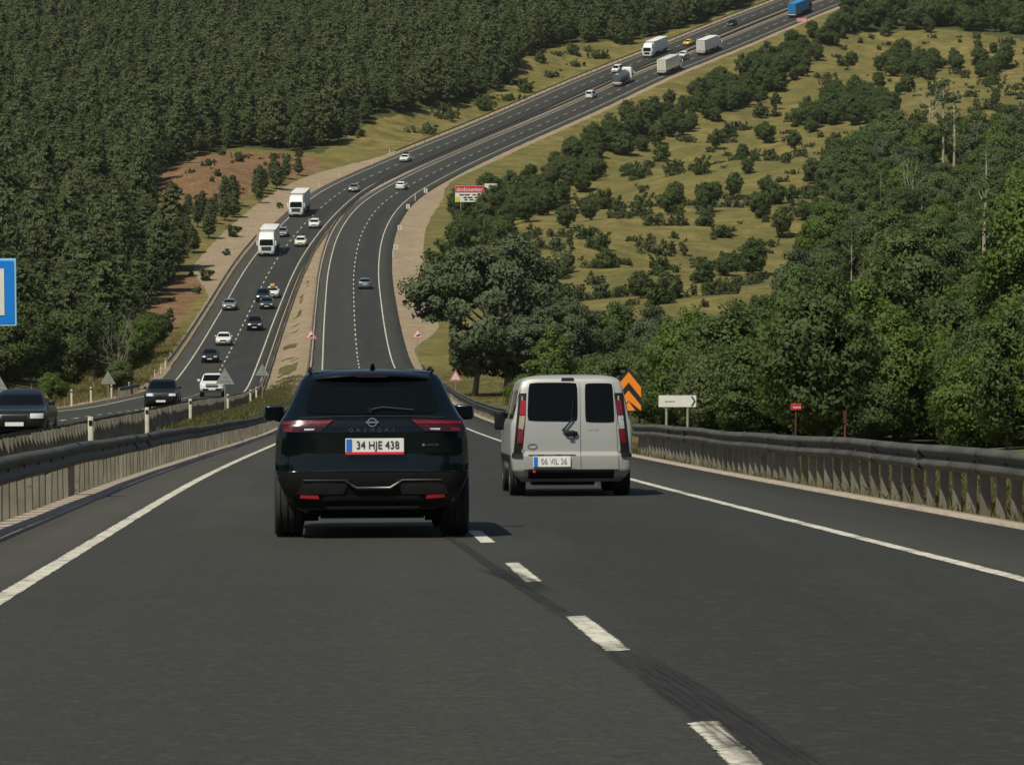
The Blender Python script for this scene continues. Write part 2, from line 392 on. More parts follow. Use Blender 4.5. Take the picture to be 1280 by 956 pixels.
L_CTRL = [(-2600, 1200, 20), axis(-13.0, -1.6, 45), axis(-13.6, -1.7, 62), axis(-14.8, -1.7, 79), axis(-16.0, -1.65, 106), axis(-18.2, -1.5, 150), axis(-21.5, -1.45, 223), (229, 498, 262), (247, 493, 300), (263, 482, 345), (285, 444, 402), (311, 391, 470), (352, 315, 564), (392, 268, 628), (412, 250, 655),
   (437, 233, 686), (489, 209, 724), (546, 185, 763), (607, 160, 802), (669, 133, 840), (732, 105, 877), (796, 78.5, 915), (862, 52, 951), (925, 26, 987), (990, 1, 1023), (1023, -12, 1040), (1125, -45, 1085), (1365, -124, 1197)]
class Road: pass
def make_road(ctrl):
    pts = np.array([W(*c) for c in ctrl])
    d0 = pts[0] - pts[1]; d0 /= np.linalg.norm(d0)
    if ctrl is L_CTRL:
        pts[0] = (-13.6, 20, pts[1][2] + 2.2); d0 = np.array([.0, -1, .09]); d0 /= np.linalg.norm(d0)
    pts = np.vstack([pts[0] + d0 * 70, pts[0] + d0 * 30, pts])
    s = np.r_[0, np.cumsum(np.linalg.norm(np.diff(pts, axis=0), axis=1))]
    q = np.arange(0, s[-1], 1.0)
    out = np.stack([pchip(s, pts[:, i], q) for i in range(3)], 1); res = out.copy()
    s0 = s[2]
    for i, t in enumerate(q):
        sg = min(14, max(2, (t - s0) * .2)) if t > s0 else 4
        sg = max(.5, min(sg, t * .4 + .01, (q[-1] - t) * .4 + .01))
        w = np.exp(-.5 * ((q - t) / sg) ** 2); res[i] = (w[:, None] * out).sum(0) / w.sum()
    r = Road(); r.c = res; r.off = s0; r.s = q - s0
    t = np.gradient(res, axis=0); r.t = t / np.linalg.norm(t, axis=1)[:, None]
    hd = t[:, :2] / np.linalg.norm(t[:, :2], axis=1)[:, None]
    r.n = np.stack([hd[:, 1], -hd[:, 0], 0 * hd[:, 0]], 1)
    return r
RR = make_road(R_CTRL); LR = make_road(L_CTRL)
def at(r, s, u=0.0, dz=0.0):
    x = np.clip(np.asarray(s, float) + r.off, 0, len(r.c) - 1.001); i = x.astype(int) if hasattr(x, 'astype') else int(x)
    f = (x - i)[..., None]
    c = r.c[i] * (1 - f) + r.c[i + 1] * f; n = r.n[i] * (1 - f) + r.n[i + 1] * f
    p = c + n * np.asarray(u, float)[..., None]; p[..., 2] += dz
    return p
def frame(r, s, back=False):
    i = int(np.clip(s + r.off, 0, len(r.c) - 2)); t = Vector(r.t[i]); t = -t if back else t
    x = t.cross(Vector((0, 0, 1))).normalized(); z = x.cross(t)
    return Matrix((x, t, z)).transposed()
def solve(r, px, py, umax=9):
    cp = proj(r.c); npx = proj(r.c + r.n); u = (px - cp[0]) / (npx[0] - cp[0])
    p = r.c + r.n * u[:, None]; q = proj(p)
    e = np.abs(q[1] - py) + 1e3 * (np.abs(u) > umax) + 1e4 * (q[2] < 5)
    i = int(np.argmin(e)); return r.s[i], u[i]

# ------------------------------------------------------------------ terrain
CTRL = [(100,500,223),(0,508,190),(-300,530,170),(-900,600,120),(150,478,300),(60,470,270),(0,462,300),(-300,440,300),(0,400,400),(150,424,400),(-300,380,400),
 (205,392,450),(0,330,520),(150,335,530),(225,338,542),(-300,290,520),(150,262,640),(0,262,650),(250,243,640),(200,268,600),(330,212,680),(400,212,700),(200,205,720),(0,160,820),(300,130,850),
 (450,150,790),(560,138,800),(600,125,830),(450,60,960),(0,50,980),(250,40,1000),(660,80,890),(720,62,925),(800,46,965),(600,0,1060),(300,-40,1150),(0,-40,1120),(850,10,1030),(800,-60,1200),(-400,100,800),(-500,-40,1100),
 (300,-150,1400),(0,-150,1380),(800,-150,1400),(-500,-150,1380),(1200,-100,1150),(1200,-180,1400),(1700,-160,1400),(300,-300,2200),(900,-300,2200),(-900,-250,2000),(1900,-260,2000),
 (800,486,230),(1000,488,200),(1250,490,170),(1600,490,170),(800,430,345),(1000,430,320),(1250,425,300),(1600,420,300),(850,345,520),(1050,345,490),(1250,335,460),(1050,240,650),(1250,235,620),(1600,230,620),
 (1150,150,800),(1270,105,870),(900,205,700),(900,122,885),(1050,65,955),(1200,45,980),(1200,-20,1080),(1000,-50,1100),(720,262,605),(660,310,520),(600,395,400),(1600,0,1040),(700,345,470),(760,300,540),
 (1320,600,58),(1200,558,95),(1000,560,112),(900,545,125),(1700,600,60),(760,540,150),(660,500,230),(640,470,290),(570,440,350)]
cp = np.array([W(*c) for c in CTRL])
rs = np.vstack([RR.c[::22], LR.c[::22]]); rs[:, 2] -= .1
sk = np.arange(int(RR.off) + 660, len(RR.c) - 40, 36); side = [RR.c[sk] + RR.n[sk] * u + [0, 0, dz] for u, dz in ((13, -1.0), (26, -3.6))]   # the hill falls away below the far climb
CPT = np.vstack([cp, rs] + side)
def kern(a, b): return np.sqrt(((a[:, None, :2] - b[None, :, :2]) ** 2).sum(-1) + 14. ** 2)
A = kern(CPT, CPT); n_ = len(CPT); PB = np.c_[np.ones(n_), CPT[:, :2] / 500.]
SY = np.block([[A - np.eye(n_) * 1.5, PB], [PB.T, np.zeros((3, 3))]])
COEF = np.linalg.solve(SY, np.r_[CPT[:, 2], np.zeros(3)])
def road_dist(r, xy):
    """signed lateral offset, height and station of the nearest point of a road"""
    c = r.c[::3]; d = ((xy[:, None, :] - c[None, :, :2]) ** 2).sum(-1)
    i = d.argmin(1); k = np.clip(i * 3, 1, len(r.c) - 2)
    v = xy - r.c[k, :2]; hd = np.stack([-r.n[k, 1], r.n[k, 0]], 1)
    a = (v * hd).sum(1); u = (v * r.n[k, :2]).sum(1)
    k2 = np.clip(k + np.round(a).astype(int), 0, len(r.c) - 1)
    v = xy - r.c[k2, :2]; u = (v * r.n[k2, :2]).sum(1); dist = np.sqrt((v ** 2).sum(1))
    return np.where(np.abs(u) > .01, np.sign(u), 1) * dist, r.c[k2, 2], r.s[k2]
def smooth(a, b, x):
    t = np.clip((x - a) / (b - a), 0, 1); return t * t * (3 - 2 * t)
def vnoise(xy, sc, seed=0):
    """cheap value noise"""
    x = xy[:, 0] / sc + seed * 17.3; y = xy[:, 1] / sc + seed * 9.1
    i, j = np.floor(x), np.floor(y); fx, fy = x - i, y - j; fx = fx*fx*(3-2*fx); fy = fy*fy*(3-2*fy)
    h = lambda a, b: np.modf(np.abs(np.sin(a * 127.1 + b * 311.7 + seed * 74.7) * 43758.5453))[0]
    return (h(i,j)*(1-fx)+h(i+1,j)*fx)*(1-fy) + (h(i,j+1)*(1-fx)+h(i+1,j+1)*fx)*fy
def ground(xy, full=False):
    xy = np.atleast_2d(np.asarray(xy, float)); zz = []; info = []
    for k in range(0, len(xy), 8000):
        p = xy[k:k + 8000]
        z = kern(p, CPT) @ COEF[:n_] + np.c_[np.ones(len(p)), p / 500.] @ COEF[n_:]
        ur, zr, sr = road_dist(RR, p); ul, zl, sl = road_dist(LR, p)
        ar, al = np.abs(ur), np.abs(ul); w1 = 1 / (ar ** 3 + .1); w2 = 1 / (al ** 3 + .1)
        zroad = (zr * w1 + zl * w2) / (w1 + w2); d = np.minimum(ar, al)
        zroad = np.where(ar < 6.5, zr, np.where(al < 6.5, zl, zroad))
        z = z + (vnoise(p, 9., 1) - .5) * .9 * smooth(9, 25, d) + (vnoise(p, 30., 2) - .5) * 2.4 * smooth(12, 40, d)
        b = smooth(7.5, 26, d); drop = np.where(d < 4.5, .55, .07 + .0 * d) + .12 * smooth(6.5, 9, d)
        zz.append((zroad - drop) * (1 - b) + z * b); info.append((ur, ul, sr, sl))
    z = np.concatenate(zz)
    if full: return z, [np.concatenate([i[k] for i in info]) for k in range(4)]
    return z
def gz(x, y): return float(ground([[x, y]])[0])
def inpoly(px, py, poly):
    r = np.zeros(len(px), bool); n = len(poly)
    for i in range(n):
        x1, y1 = poly[i]; x2, y2 = poly[(i + 1) % n]
        c = (y1 > py) != (y2 > py)
        with np.errstate(divide='ignore', invalid='ignore'):
            r ^= c & (px < (x2 - x1) * (py - y1) / (y2 - y1 + 1e-12) + x1)
    return r
RED = [[(190,275),(198,215),(245,196),(300,190),(345,192),(405,198),(398,216),(345,226),(300,252),(225,270)], [(160,440),(178,395),(215,352),(245,335),(262,352),(225,405),(190,450)]]
FOREST = [(-900,560),(-200,500),(40,476),(150,455),(172,414),(198,384),(222,340),(195,300),(182,270),(196,218),(245,194),(300,184),(400,192),(432,172),(470,148),(540,136),(600,125),(640,105),(650,72),(700,56),(800,50),(835,40),(880,28),(930,8),(960,-12),(1000,-60),(1000,-420),(-900,-420)]
WOODS = [(660,498),(735,474),(850,452),(930,440),(1000,415),(1018,330),(1030,250),(1080,200),(1280,205),(1900,190),(1900,640),(1285,590),(1285,560),(930,556),(830,540),(740,530)]
TOPWOOD = [(1040,42),(1060,20),(1110,-10),(1500,-40),(1900,-40),(1900,30),(1290,52),(1180,36),(1100,40)]
TB = []
def build_terrain():
    ang = np.concatenate([-np.geomspace(80, 9.2, 40)[:-1], np.linspace(-9.2, 9.2, 300), np.geomspace(9.2, 80, 40)[1:]])
    D = np.concatenate([-np.geomspace(900, 70, 24)[:-1], np.linspace(-70, 30, 40)[:-1], np.linspace(30, 300, 150)[:-1], np.linspace(300, 1060, 290)[:-1], np.geomspace(1060, 1900, 50)])
    aa, dd = np.meshgrid(np.tan(np.radians(ang)), D)
    X = (dd + 100) * aa; X = np.where(dd < 30, (130.) * aa, X); Y = dd
    X = np.clip(X, -1000, 1000)
    xy = np.stack([X.ravel(), Y.ravel()], 1)
    z, (ur, ul, sr, sl) = ground(xy, True)
    v = np.c_[xy, z]; px, py, dp = proj(v); TB.extend([v.min(0), v.max(0)]); print('terrain', TB)
    m = np.zeros((len(v), 4)); m[:, 3] = 1
    # right verge of the right carriageway: wide gravel lay-by, narrow elsewhere
    wr = 5.3 + 1.0 + 3.8 * smooth(395, 440, sr) * (1 - smooth(640, 700, sr)) + .9 * smooth(690, 740, sr)
    wl = 5.2 + 1.2 + 5.5 * smooth(470, 530, sl) * (1 - smooth(690, 740, sl)) + 1.1 * smooth(690, 740, sl)
    grav = (1 - smooth(wr - .4, wr + .5, ur)) * (ur > 0) + (1 - smooth(wl - .4, wl + .5, -ul)) * (ul < 0)
    med = (ur < 0) & (ul > 0)
    gm = np.where((np.abs(ur) < 6.4) | (np.abs(ul) < 6.0), 1.0, .20 + .75 * (vnoise(xy, 3.4, 5) > .45) * smooth(250, 330, sr))
    gm = np.where(sr < 230, np.where(np.abs(ur) < 6.0, .9, .12), gm)
    m[:, 0] = np.clip(np.where(med, gm, grav), 0, 1)
    near_gap = (ur > 5) & (ur < 10) & (sr > 90) & (sr < 125); m[near_gap, 0] = .85
    forest = inpoly(px, py, FOREST) | inpoly(px, py, WOODS) | inpoly(px, py, TOPWOOD)
    g = np.where(forest, .9, .04 + .32 * vnoise(xy, 40, 3)); g = np.where(med, .35 + .3 * vnoise(xy, 5, 8), g)
    g = np.where((ul < 0) & (sl < 520) & (ul > -22) & ~forest, .08, g)
    m[:, 1] = g
    for p in RED: m[:, 2] = np.maximum(m[:, 2], inpoly(px, py, p) * .72)
    nr, nc = len(D), len(ang); i = np.arange(nr * nc).reshape(nr, nc)
    q = np.stack([i[:-1, :-1], i[:-1, 1:], i[1:, 1:], i[1:, :-1]], -1).reshape(-1, 4)
    o = link('terrain', np_mesh('terrain', v, q, {'mask': m}, True), None, M['terrain'])
    tag(o, 'rolling hillside ground with dry grass, red soil and gravel verges', kind='structure')
build_terrain()

# ------------------------------------------------------------------ roads, markings, kerbs
def ribbon(r, name, s0, s1, us, dz, mat, parent=None, step=2.0, skirt=0.0, rim=False, ends=False):
    """a sheet across lateral stations us, following the road"""
    S = np.arange(s0, s1 + .001, step); us = list(us)
    if ends: S = np.r_[s0, s0 + .10, S[1:-1], s1 - .10, s1]
    E = np.zeros((len(S), len(us)))
    if rim: E[:, 0] = E[:, -1] = 1
    if ends: E[0] = E[-1] = 1
    U = us if not skirt else [us[0]] + us + [us[-1]]
    V = np.zeros((len(S), len(U), 3)); T = np.zeros((len(S), len(U), 2))
    for j, u in enumerate(U):
        V[:, j] = at(r, S, np.full(len(S), u), dz); T[:, j, 0] = u; T[:, j, 1] = S
        if skirt and j in (0, len(U) - 1): V[:, j, 2] -= skirt
    k = len(U); i = np.arange(len(S) * k).reshape(len(S), k)
    q = np.stack([i[:-1, :-1], i[:-1, 1:], i[1:, 1:], i[1:, :-1]], -1).reshape(-1, 4)
    me = np_mesh(name, V.reshape(-1, 3), q, {'edge': E.ravel()} if rim else None)
    uvl = me.uv_layers.new(name='UVMap'); uvl.data.foreach_set('uv', T.reshape(-1, 2)[q.ravel()].astype(np.float32).ravel())
    return link(name, me, parent, mat)
ENDR, ENDL = RR.s[-1] - 2, LR.s[-1] - 2
road_r = tag(ribbon(RR, 'road', -60, ENDR, [-4.62, -3.7, -1.8, 0, 1.8, 3.6, 5.5], 0, M['asphalt'], skirt=.6), 'grey two-lane carriageway climbing the opposite hill away from us', kind='structure')
road_l = tag(ribbon(LR, 'road', -30, ENDL, [-5.2, -3.7, -1.8, 0, 1.8, 3.6, 4.55], 0, M['asphalt'], skirt=.6), 'grey two-lane carriageway with oncoming traffic on the left', kind='structure')
for r, par, uL, uR, e in ((RR, road_r, -3.7, 3.55, ENDR), (LR, road_l, -3.7, 3.6, ENDL)):
    s0 = -60 if r is RR else -30
    ribbon(r, 'edge_line', s0, e, [uL - .09, uL, uL + .09], .005, M['road_paint'], par, 1.0, rim=True)
    ribbon(r, 'edge_line', s0, e, [uR - .09, uR, uR + .09], .005, M['road_paint'], par, 1.0, rim=True)
# lane dashes: far end of the nearest one at 15.4 m
s_first, _ = solve(RR, 860, 893)
for r, par, a, e in ((RR, road_r, s_first, ENDR), (LR, road_l, 3.0, ENDL)):
    s = a - 7.4
    while s < e - 4:
        w = .085 * random.uniform(.92, 1.08)
        ribbon(r, 'lane_dash', s - 3.2, s, [-w, 0, w], .005, M['road_paint'], par, 0.8, rim=True, ends=True); s += 7.4
def skid(name, s0, s1, u0, u1, w0, w1):
    n = 40; V = []; T = []; Fd = []; us = [-1, -.8, -.4, 0, .4, .8, 1]
    for i in range(n + 1):
        f = i / n; s = s0 + (s1 - s0) * f; c = u0 + (u1 - u0) * f; w = w0 + (w1 - w0) * f
        for k in us:
            V.append(at(RR, s, c + k * w, .009)); T.append((k * w + 3, s)); Fd.append((.9 if abs(k) < .9 else 0) * min(1, f * 5, (1 - f) * 4))
    k = len(us); ii = np.arange(len(V)).reshape(n + 1, k); q = np.stack([ii[:-1, :-1], ii[:-1, 1:], ii[1:, 1:], ii[1:, :-1]], -1).reshape(-1, 4)
    me = np_mesh(name, np.array(V), q, {'fade': np.array(Fd)}); uvl = me.uv_layers.new(name='UVMap'); uvl.data.foreach_set('uv', np.array(T, np.float32)[q.ravel()].ravel())
    link(name, me, road_r, M['rubber_mark'])
def su(px, py): return solve(RR, px, py)
a, b = su(760, 800), su(1040, 985); skid('skid_mark', b[0], a[0], b[1], a[1], .17, .12)
a, b = su(612, 708), su(690, 745); skid('skid_mark', b[0], a[0], b[1], a[1], .10, .14)
a, b = su(545, 660), su(735, 790); skid('skid_mark', b[0], a[0], b[1], a[1], .06, .05)
for r, u0, u1, s0, s1, nm in ((RR, -5.02, -4.60, -60, ENDR, 'concrete kerb strip below the guardrail left of our lanes'), (RR, 5.48, 5.72, -60, 340, 'pale concrete kerb along the right shoulder'), (LR, 4.53, 4.75, -30, ENDL, 'concrete kerb strip along the oncoming lanes')):
    tag(ribbon(r, 'kerb', s0, s1, [u0, u1], .03, M['concrete'], None, 2.0, .5), nm, kind='structure')

tag(ribbon(RR, 'median_strip', 668, ENDR, [-5.72, -5.1, -4.60], .012, M['concrete'], None, 2.0, .5), 'pale concrete median strip of the far climb', kind='structure')
# ------------------------------------------------------------------ guardrails
def post_mesh(h, lowest=.5):
    b = MB(); w, d, t = .090, .10, .012
    b.box((0, -d / 2, (h - lowest) / 2), (w, t, h + lowest)); b.box((-w / 2, 0, (h - lowest) / 2), (t, d, h + lowest)); b.box((w / 2, 0, (h - lowest) / 2), (t, d, h + lowest))
    return b.mesh('post')
POST = post_mesh(.70)
def spacer_mesh():
    return MB().box((0, 0, 0), (.11, .16, .18)).mesh('spacer')
SPACER = spacer_mesh()
BOLT = MB().lathe([(-.01, .022), (.012, .020), (.016, .008)], 6, 'x').mesh('bolt')
def beam(r, u, face, s0, s1, name, parent, step):
    """W profile steel beam; face=+1 looks to +u"""
    z0 = .44; pr = [(0, 0), (.05, .025), (.075, .055), (.075, .085), (.03, .13), (.012, .155), (.03, .18), (.075, .225), (.075, .255), (.05, .285), (0, .31)]
    prof = [(d, z) for d, z in pr] + [(d - .012, z) for d, z in pr[::-1]]
    S = np.arange(s0, s1 + .01, step); k = len(prof); V = np.zeros((len(S), k, 3))
    wob = np.sin(S * .21 + s0) * .012 + np.sin(S * .57) * .008
    for j, (d, z) in enumerate(prof): V[:, j] = at(r, S, np.full(len(S), u) + face * d + wob * .8, z0 + z); V[:, j, 2] += wob
    i = np.arange(len(S) * k).reshape(len(S), k); i2 = np.roll(i, -1, axis=1)
    q = np.stack([i[:-1], i2[:-1], i2[1:], i[1:]], -1).reshape(-1, 4)
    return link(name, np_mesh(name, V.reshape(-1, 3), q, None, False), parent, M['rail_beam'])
def guardrail(r, u, face, s0, s1, label, sp_near, dense_to, sp_far, post_to, down_end=None):
    root = empty('guardrail', at(r, max(s0, 0.), u)); root.location = at(r, s0, u)
    inv = Matrix.Translation(-root.location)
    tag(root, label, 'guardrail', 'steel guardrails')
    b = beam(r, u, face, s0, s1, 'beam', root, 1.0 if s1 < 400 else 2.0); b.matrix_parent_inverse = inv
    for s_p in np.arange(max(s0, 14) + 1.7, min(s1, 150), 4.0):
        sp = beam(r, u + face * .007, face, s_p, s_p + .34, 'splice', root, .34); sp.matrix_parent_inverse = inv
    s = s0 + .3; n = 0; rest = MB()
    while s < s1 - .2:
        p = at(r, s, u - face * .10); rot = frame(r, s).to_euler()
        if n < 300 and s < post_to:
            o = link('post', POST, root, M['rail_post']); o.matrix_parent_inverse = inv; o.location = p
            o.rotation_euler = (random.gauss(0, .012), random.gauss(0, .02), rot.z); o.scale = (random.uniform(.9, 1.1), 1, random.uniform(.98, 1.02))
            if s < 120 and n % 2 == 0:
                q = link('bolt', BOLT, root, M['rust_red']); q.matrix_parent_inverse = inv; q.location = at(r, s, u + face * .025, .595); q.rotation_euler = (0, 0 if face > 0 else math.pi, rot.z)
        else:
            rest.box((p[0], p[1], p[2] + .2), (.11, .10, 1.0), rot.z)
        n += 1; s += sp_near if s < dense_to else sp_far
    if rest.v:
        o = rest.build('far_posts', M['rail_post'], root); o.matrix_parent_inverse = inv; o['kind'] = 'stuff'
    return root
guardrail(RR, -4.98, 1, -8, ENDR, 'long steel guardrail immediately left of our lanes, dark beam on close-set posts', 1.05, 140, 2.6, 520)
guardrail(LR, 4.95, -1, 30, ENDL, 'long median guardrail bordering the oncoming lanes, seen from its back', 1.0, 200, 2.6, 480)
guardrail(RR, 6.0, -1, -8, 87, 'steel guardrail on rusty posts along the right shoulder in front of the bushes', .95, 100, 2, 200)
guardrail(RR, 6.0, -1, 128, 352, 'low guardrail seen between the black car and the silver van', 2.0, 400, 2, 400)
guardrail(LR, -5.6, 1, 362, 566, 'curved outer guardrail left of the oncoming trucks and cars', 2.0, 900, 2, 900)
guardrail(LR, -5.5, 1, 262, 298, 'short outer guardrail piece beside the dark crossover', 2.0, 900, 2, 900)
guardrail(LR, -5.6, 1, 735, ENDL, 'far outer guardrail along the hilltop forest edge', 4.0, 900, 4, 900)

# ------------------------------------------------------------------ vehicles
class Hull:
    """car body as a stack of rounded plan outlines; rows: z, half width, rear y, front y, rear corner depth, front corner depth"""
    def __init__(s, rows, n=4.0, fine=5):
        r = np.array(rows, float); zi = []
        for i in range(len(r) - 1): zi += list(np.linspace(r[i, 0], r[i + 1, 0], fine, endpoint=False))
        zi.append(r[-1, 0]); s.r = r; s.n = n; s.z = np.array(zi)
    def get(s, z): return [np.interp(z, s.r[:, 0], s.r[:, k]) for k in range(1, 6)]
    def rear(s, x, z):
        hw, yr, yf, cr, cf = s.get(z); k = min(abs(x) / hw, .9995); return yr + cr * (1 - (1 - k ** s.n) ** (1 / s.n))
    def front(s, x, z):
        hw, yr, yf, cr, cf = s.get(z); k = min(abs(x) / hw, .9995); return yf - cf * (1 - (1 - k ** s.n) ** (1 / s.n))
    def side(s, y, z):
        hw, yr, yf, cr, cf = s.get(z); n = s.n
        if y < yr + cr: return hw * (1 - (1 - np.clip((y - yr) / cr, 0, 1)) ** n) ** (1 / n)
        if y > yf - cf: return hw * (1 - (1 - np.clip((yf - y) / cf, 0, 1)) ** n) ** (1 / n)
        return hw
    def mesh(s, name):
        N = 18; vs = []; fs = []; ph = np.linspace(-math.pi / 2, math.pi / 2, N); R = 2 * N + 8
        for z in s.z:
            hw, yr, yf, cr, cf = s.get(z); ring = []
            for p in ph:
                sn, cs = math.sin(p), math.cos(p)
                ring.append((hw * math.copysign(abs(sn) ** (2 / s.n), sn), yr + cr * (1 - abs(cs) ** (2 / s.n)), z))
            a, b = yr + cr, yf - cf
            for k in range(4): ring.append((hw, a + (b - a) * (k + 1) / 5, z))
            for p in ph[::-1]:
                sn, cs = math.sin(p), math.cos(p)
                ring.append((hw * math.copysign(abs(sn) ** (2 / s.n), sn), yf - cf * (1 - abs(cs) ** (2 / s.n)), z))
            for k in range(4): ring.append((-hw, b + (a - b) * (k + 1) / 5, z))
            vs += ring
        for l in range(len(s.z) - 1):
            for i in range(R):
                j = (i + 1) % R; fs.append((l * R + i, l * R + j, (l + 1) * R + j, (l + 1) * R + i))
        fs.append(tuple(range(R))[::-1]); fs.append(tuple((len(s.z) - 1) * R + i for i in range(R)))
        return MB().add(vs, fs).mesh(name, 42)
    def patch(s, where, corners, off=.006, nu=12, nv=6, side=1, back=.03, rnd=0.0):
        """panel lying on the body. corners: four (x,z) or (y,z) points bl, br, tr, tl"""
        c = [np.array(p, float) for p in corners]; top = []; bot = []
        for j in range(nv + 1):
            v = j / nv
            for i in range(nu + 1):
                u = i / nu
                if rnd:
                    uu, vv = 2 * u - 1, 2 * v - 1; q = (abs(uu) ** 6 + abs(vv) ** 6) ** (1 / 6.); m = max(abs(uu), abs(vv))
                    k = 1 - rnd * (1 - m / q if q else 0) * 4; uu *= k; vv *= k; U, V_ = (uu + 1) / 2, (vv + 1) / 2
                else: U, V_ = u, v
                p = c[0] * (1 - U) * (1 - V_) + c[1] * U * (1 - V_) + c[2] * U * V_ + c[3] * (1 - U) * V_
                for o_, lst in ((off, top), (-back, bot)):
                    if where == 'rear': lst.append((p[0], s.rear(p[0], p[1]) - o_, p[1]))
                    elif where == 'front': lst.append((p[0], s.front(p[0], p[1]) + o_, p[1]))
                    else: lst.append((side * (s.side(p[0], p[1]) + o_), p[0], p[1]))
        n = nu + 1; fs = []; B = len(top)
        for j in range(nv):
            for i in range(nu): fs.append((j * n + i, j * n + i + 1, (j + 1) * n + i + 1, (j + 1) * n + i))
        edge = [i for i in range(n)] + [j * n + nu for j in range(1, nv + 1)] + [nv * n + i for i in range(nu - 1, -1, -1)] + [j * n for j in range(nv - 1, 0, -1)]
        for k in range(len(edge)):
            a, b = edge[k], edge[(k + 1) % len(edge)]; fs.append((a, b, b + B, a + B))
        used = sorted({i for f in fs for i in f}); mp = {o: k for k, o in enumerate(used)}; al = top + bot
        b = MB(); b.add([al[i] for i in used], [tuple(mp[i] for i in f) for f in fs]); return b
def wheel_mesh(r, w, grooves=True):
    h = w / 2; pr = [(-h * .9, r * .62), (-h, r * .72), (-h, r * .90), (-h * .85, r * .985)]
    if grooves:
        for g in (-.5, 0, .5): pr += [(h * (g - .09), r), (h * (g - .07), r - .012), (h * (g + .07), r - .012), (h * (g + .09), r)]
    pr += [(h * .85, r * .985), (h, r * .90), (h, r * .72), (h * .9, r * .62)]
    return MB().lathe(pr, 32).mesh('tyre', 30)
def rim_mesh(r, w):
    b = MB(); b.lathe([(-w * .30, r * .62), (-w * .30, r * .2), (w * .30, r * .2), (w * .30, r * .62)], 24)
    for sgn in (-1, 1):
        for k in range(5):
            a = 2 * math.pi * k / 5; c = (sgn * w * .36, math.cos(a) * r * .36, math.sin(a) * r * .36)
            b.box(c, (w * .14, r * .5, r * .13), 0, a)
        b.lathe([(sgn * w * .30, r * .16), (sgn * w * .46, r * .13)], 12)
        b.lathe([(sgn * w * .33, r * .63), (sgn * w * .46, r * .63), (sgn * w * .46, r * .56), (sgn * w * .33, r * .56)], 24)
    return b.mesh('rim')
def add_wheels(root, xs, ys, r, w, grooves=False, name='wheel'):
    tm = wheel_mesh(r, w, grooves); rm = rim_mesh(r, w)
    for y in ys:
        for sx in (-1, 1):
            wh = link(name, tm, root, M['tyre']); wh.location = (sx * (xs - w / 2), y, r)
            link('rim', rm, wh, M['rim'])
def text(body, size, mat, parent, fn, extrude=.004, sx=1.0, space=1.0, name='lettering', align='CENTER'):
    """flat lettering as one mesh; fn(u,v,w) maps text plane to 3-D"""
    cu = bpy.data.curves.new(name, 'FONT'); cu.body = body; cu.size = size; cu.align_x = align; cu.align_y = 'CENTER'; cu.extrude = extrude; cu.space_character = space; cu.resolution_u = 3
    to = bpy.data.objects.new('tmp_text', cu); COL.objects.link(to); dg = bpy.context.evaluated_depsgraph_get()
    me = bpy.data.meshes.new_from_object(to.evaluated_get(dg)); bpy.data.objects.remove(to); bpy.data.curves.remove(cu)
    for v in me.vertices: v.co = fn(v.co.x * sx, v.co.y, v.co.z)
    me.name = name
    return link(name, me, parent, mat)
def place(root, r, s, u, back=False, y_off=0.0):
    rot = frame(r, s, back).to_4x4(); rot.translation = Vector(at(r, s, u)) - (rot.to_3x3() @ Vector((0, y_off, 0)))
    root.matrix_world = rot
def plate(root, hull, where, x0, x1, z0, z1, txt, off=.02, txt_mat='ink', back=False):
    sgn = -1 if where == 'rear' else 1
    yy = (hull.rear if where == 'rear' else hull.front)((x0 + x1) / 2, (z0 + z1) / 2) + sgn * off
    pl = MB().rbox(((x0 + x1) / 2, yy, (z0 + z1) / 2), (x1 - x0, .022, z1 - z0), 12, 0, 20, .06).build('licence_plate', M['plate_white'], root)
    yb = yy + sgn * .0125
    MB().box((x0 + .035, yb, (z0 + z1) / 2), (.055, .006, (z1 - z0) * .88)).build('country_band', M['plate_blue'], pl)
    h = z1 - z0
    text(txt, h * .80, M[txt_mat], pl, lambda u, v, w: ((x0 + x1) / 2 + .028 + u, yb - .0045 * (1 if sgn < 0 else -1) * 1 - w * sgn * -1, (z0 + z1) / 2 + v), .0015, 1.0 * (x1 - x0 - .09) / (len(txt) * h * .41), 1.0, 'plate_lettering')
    return pl

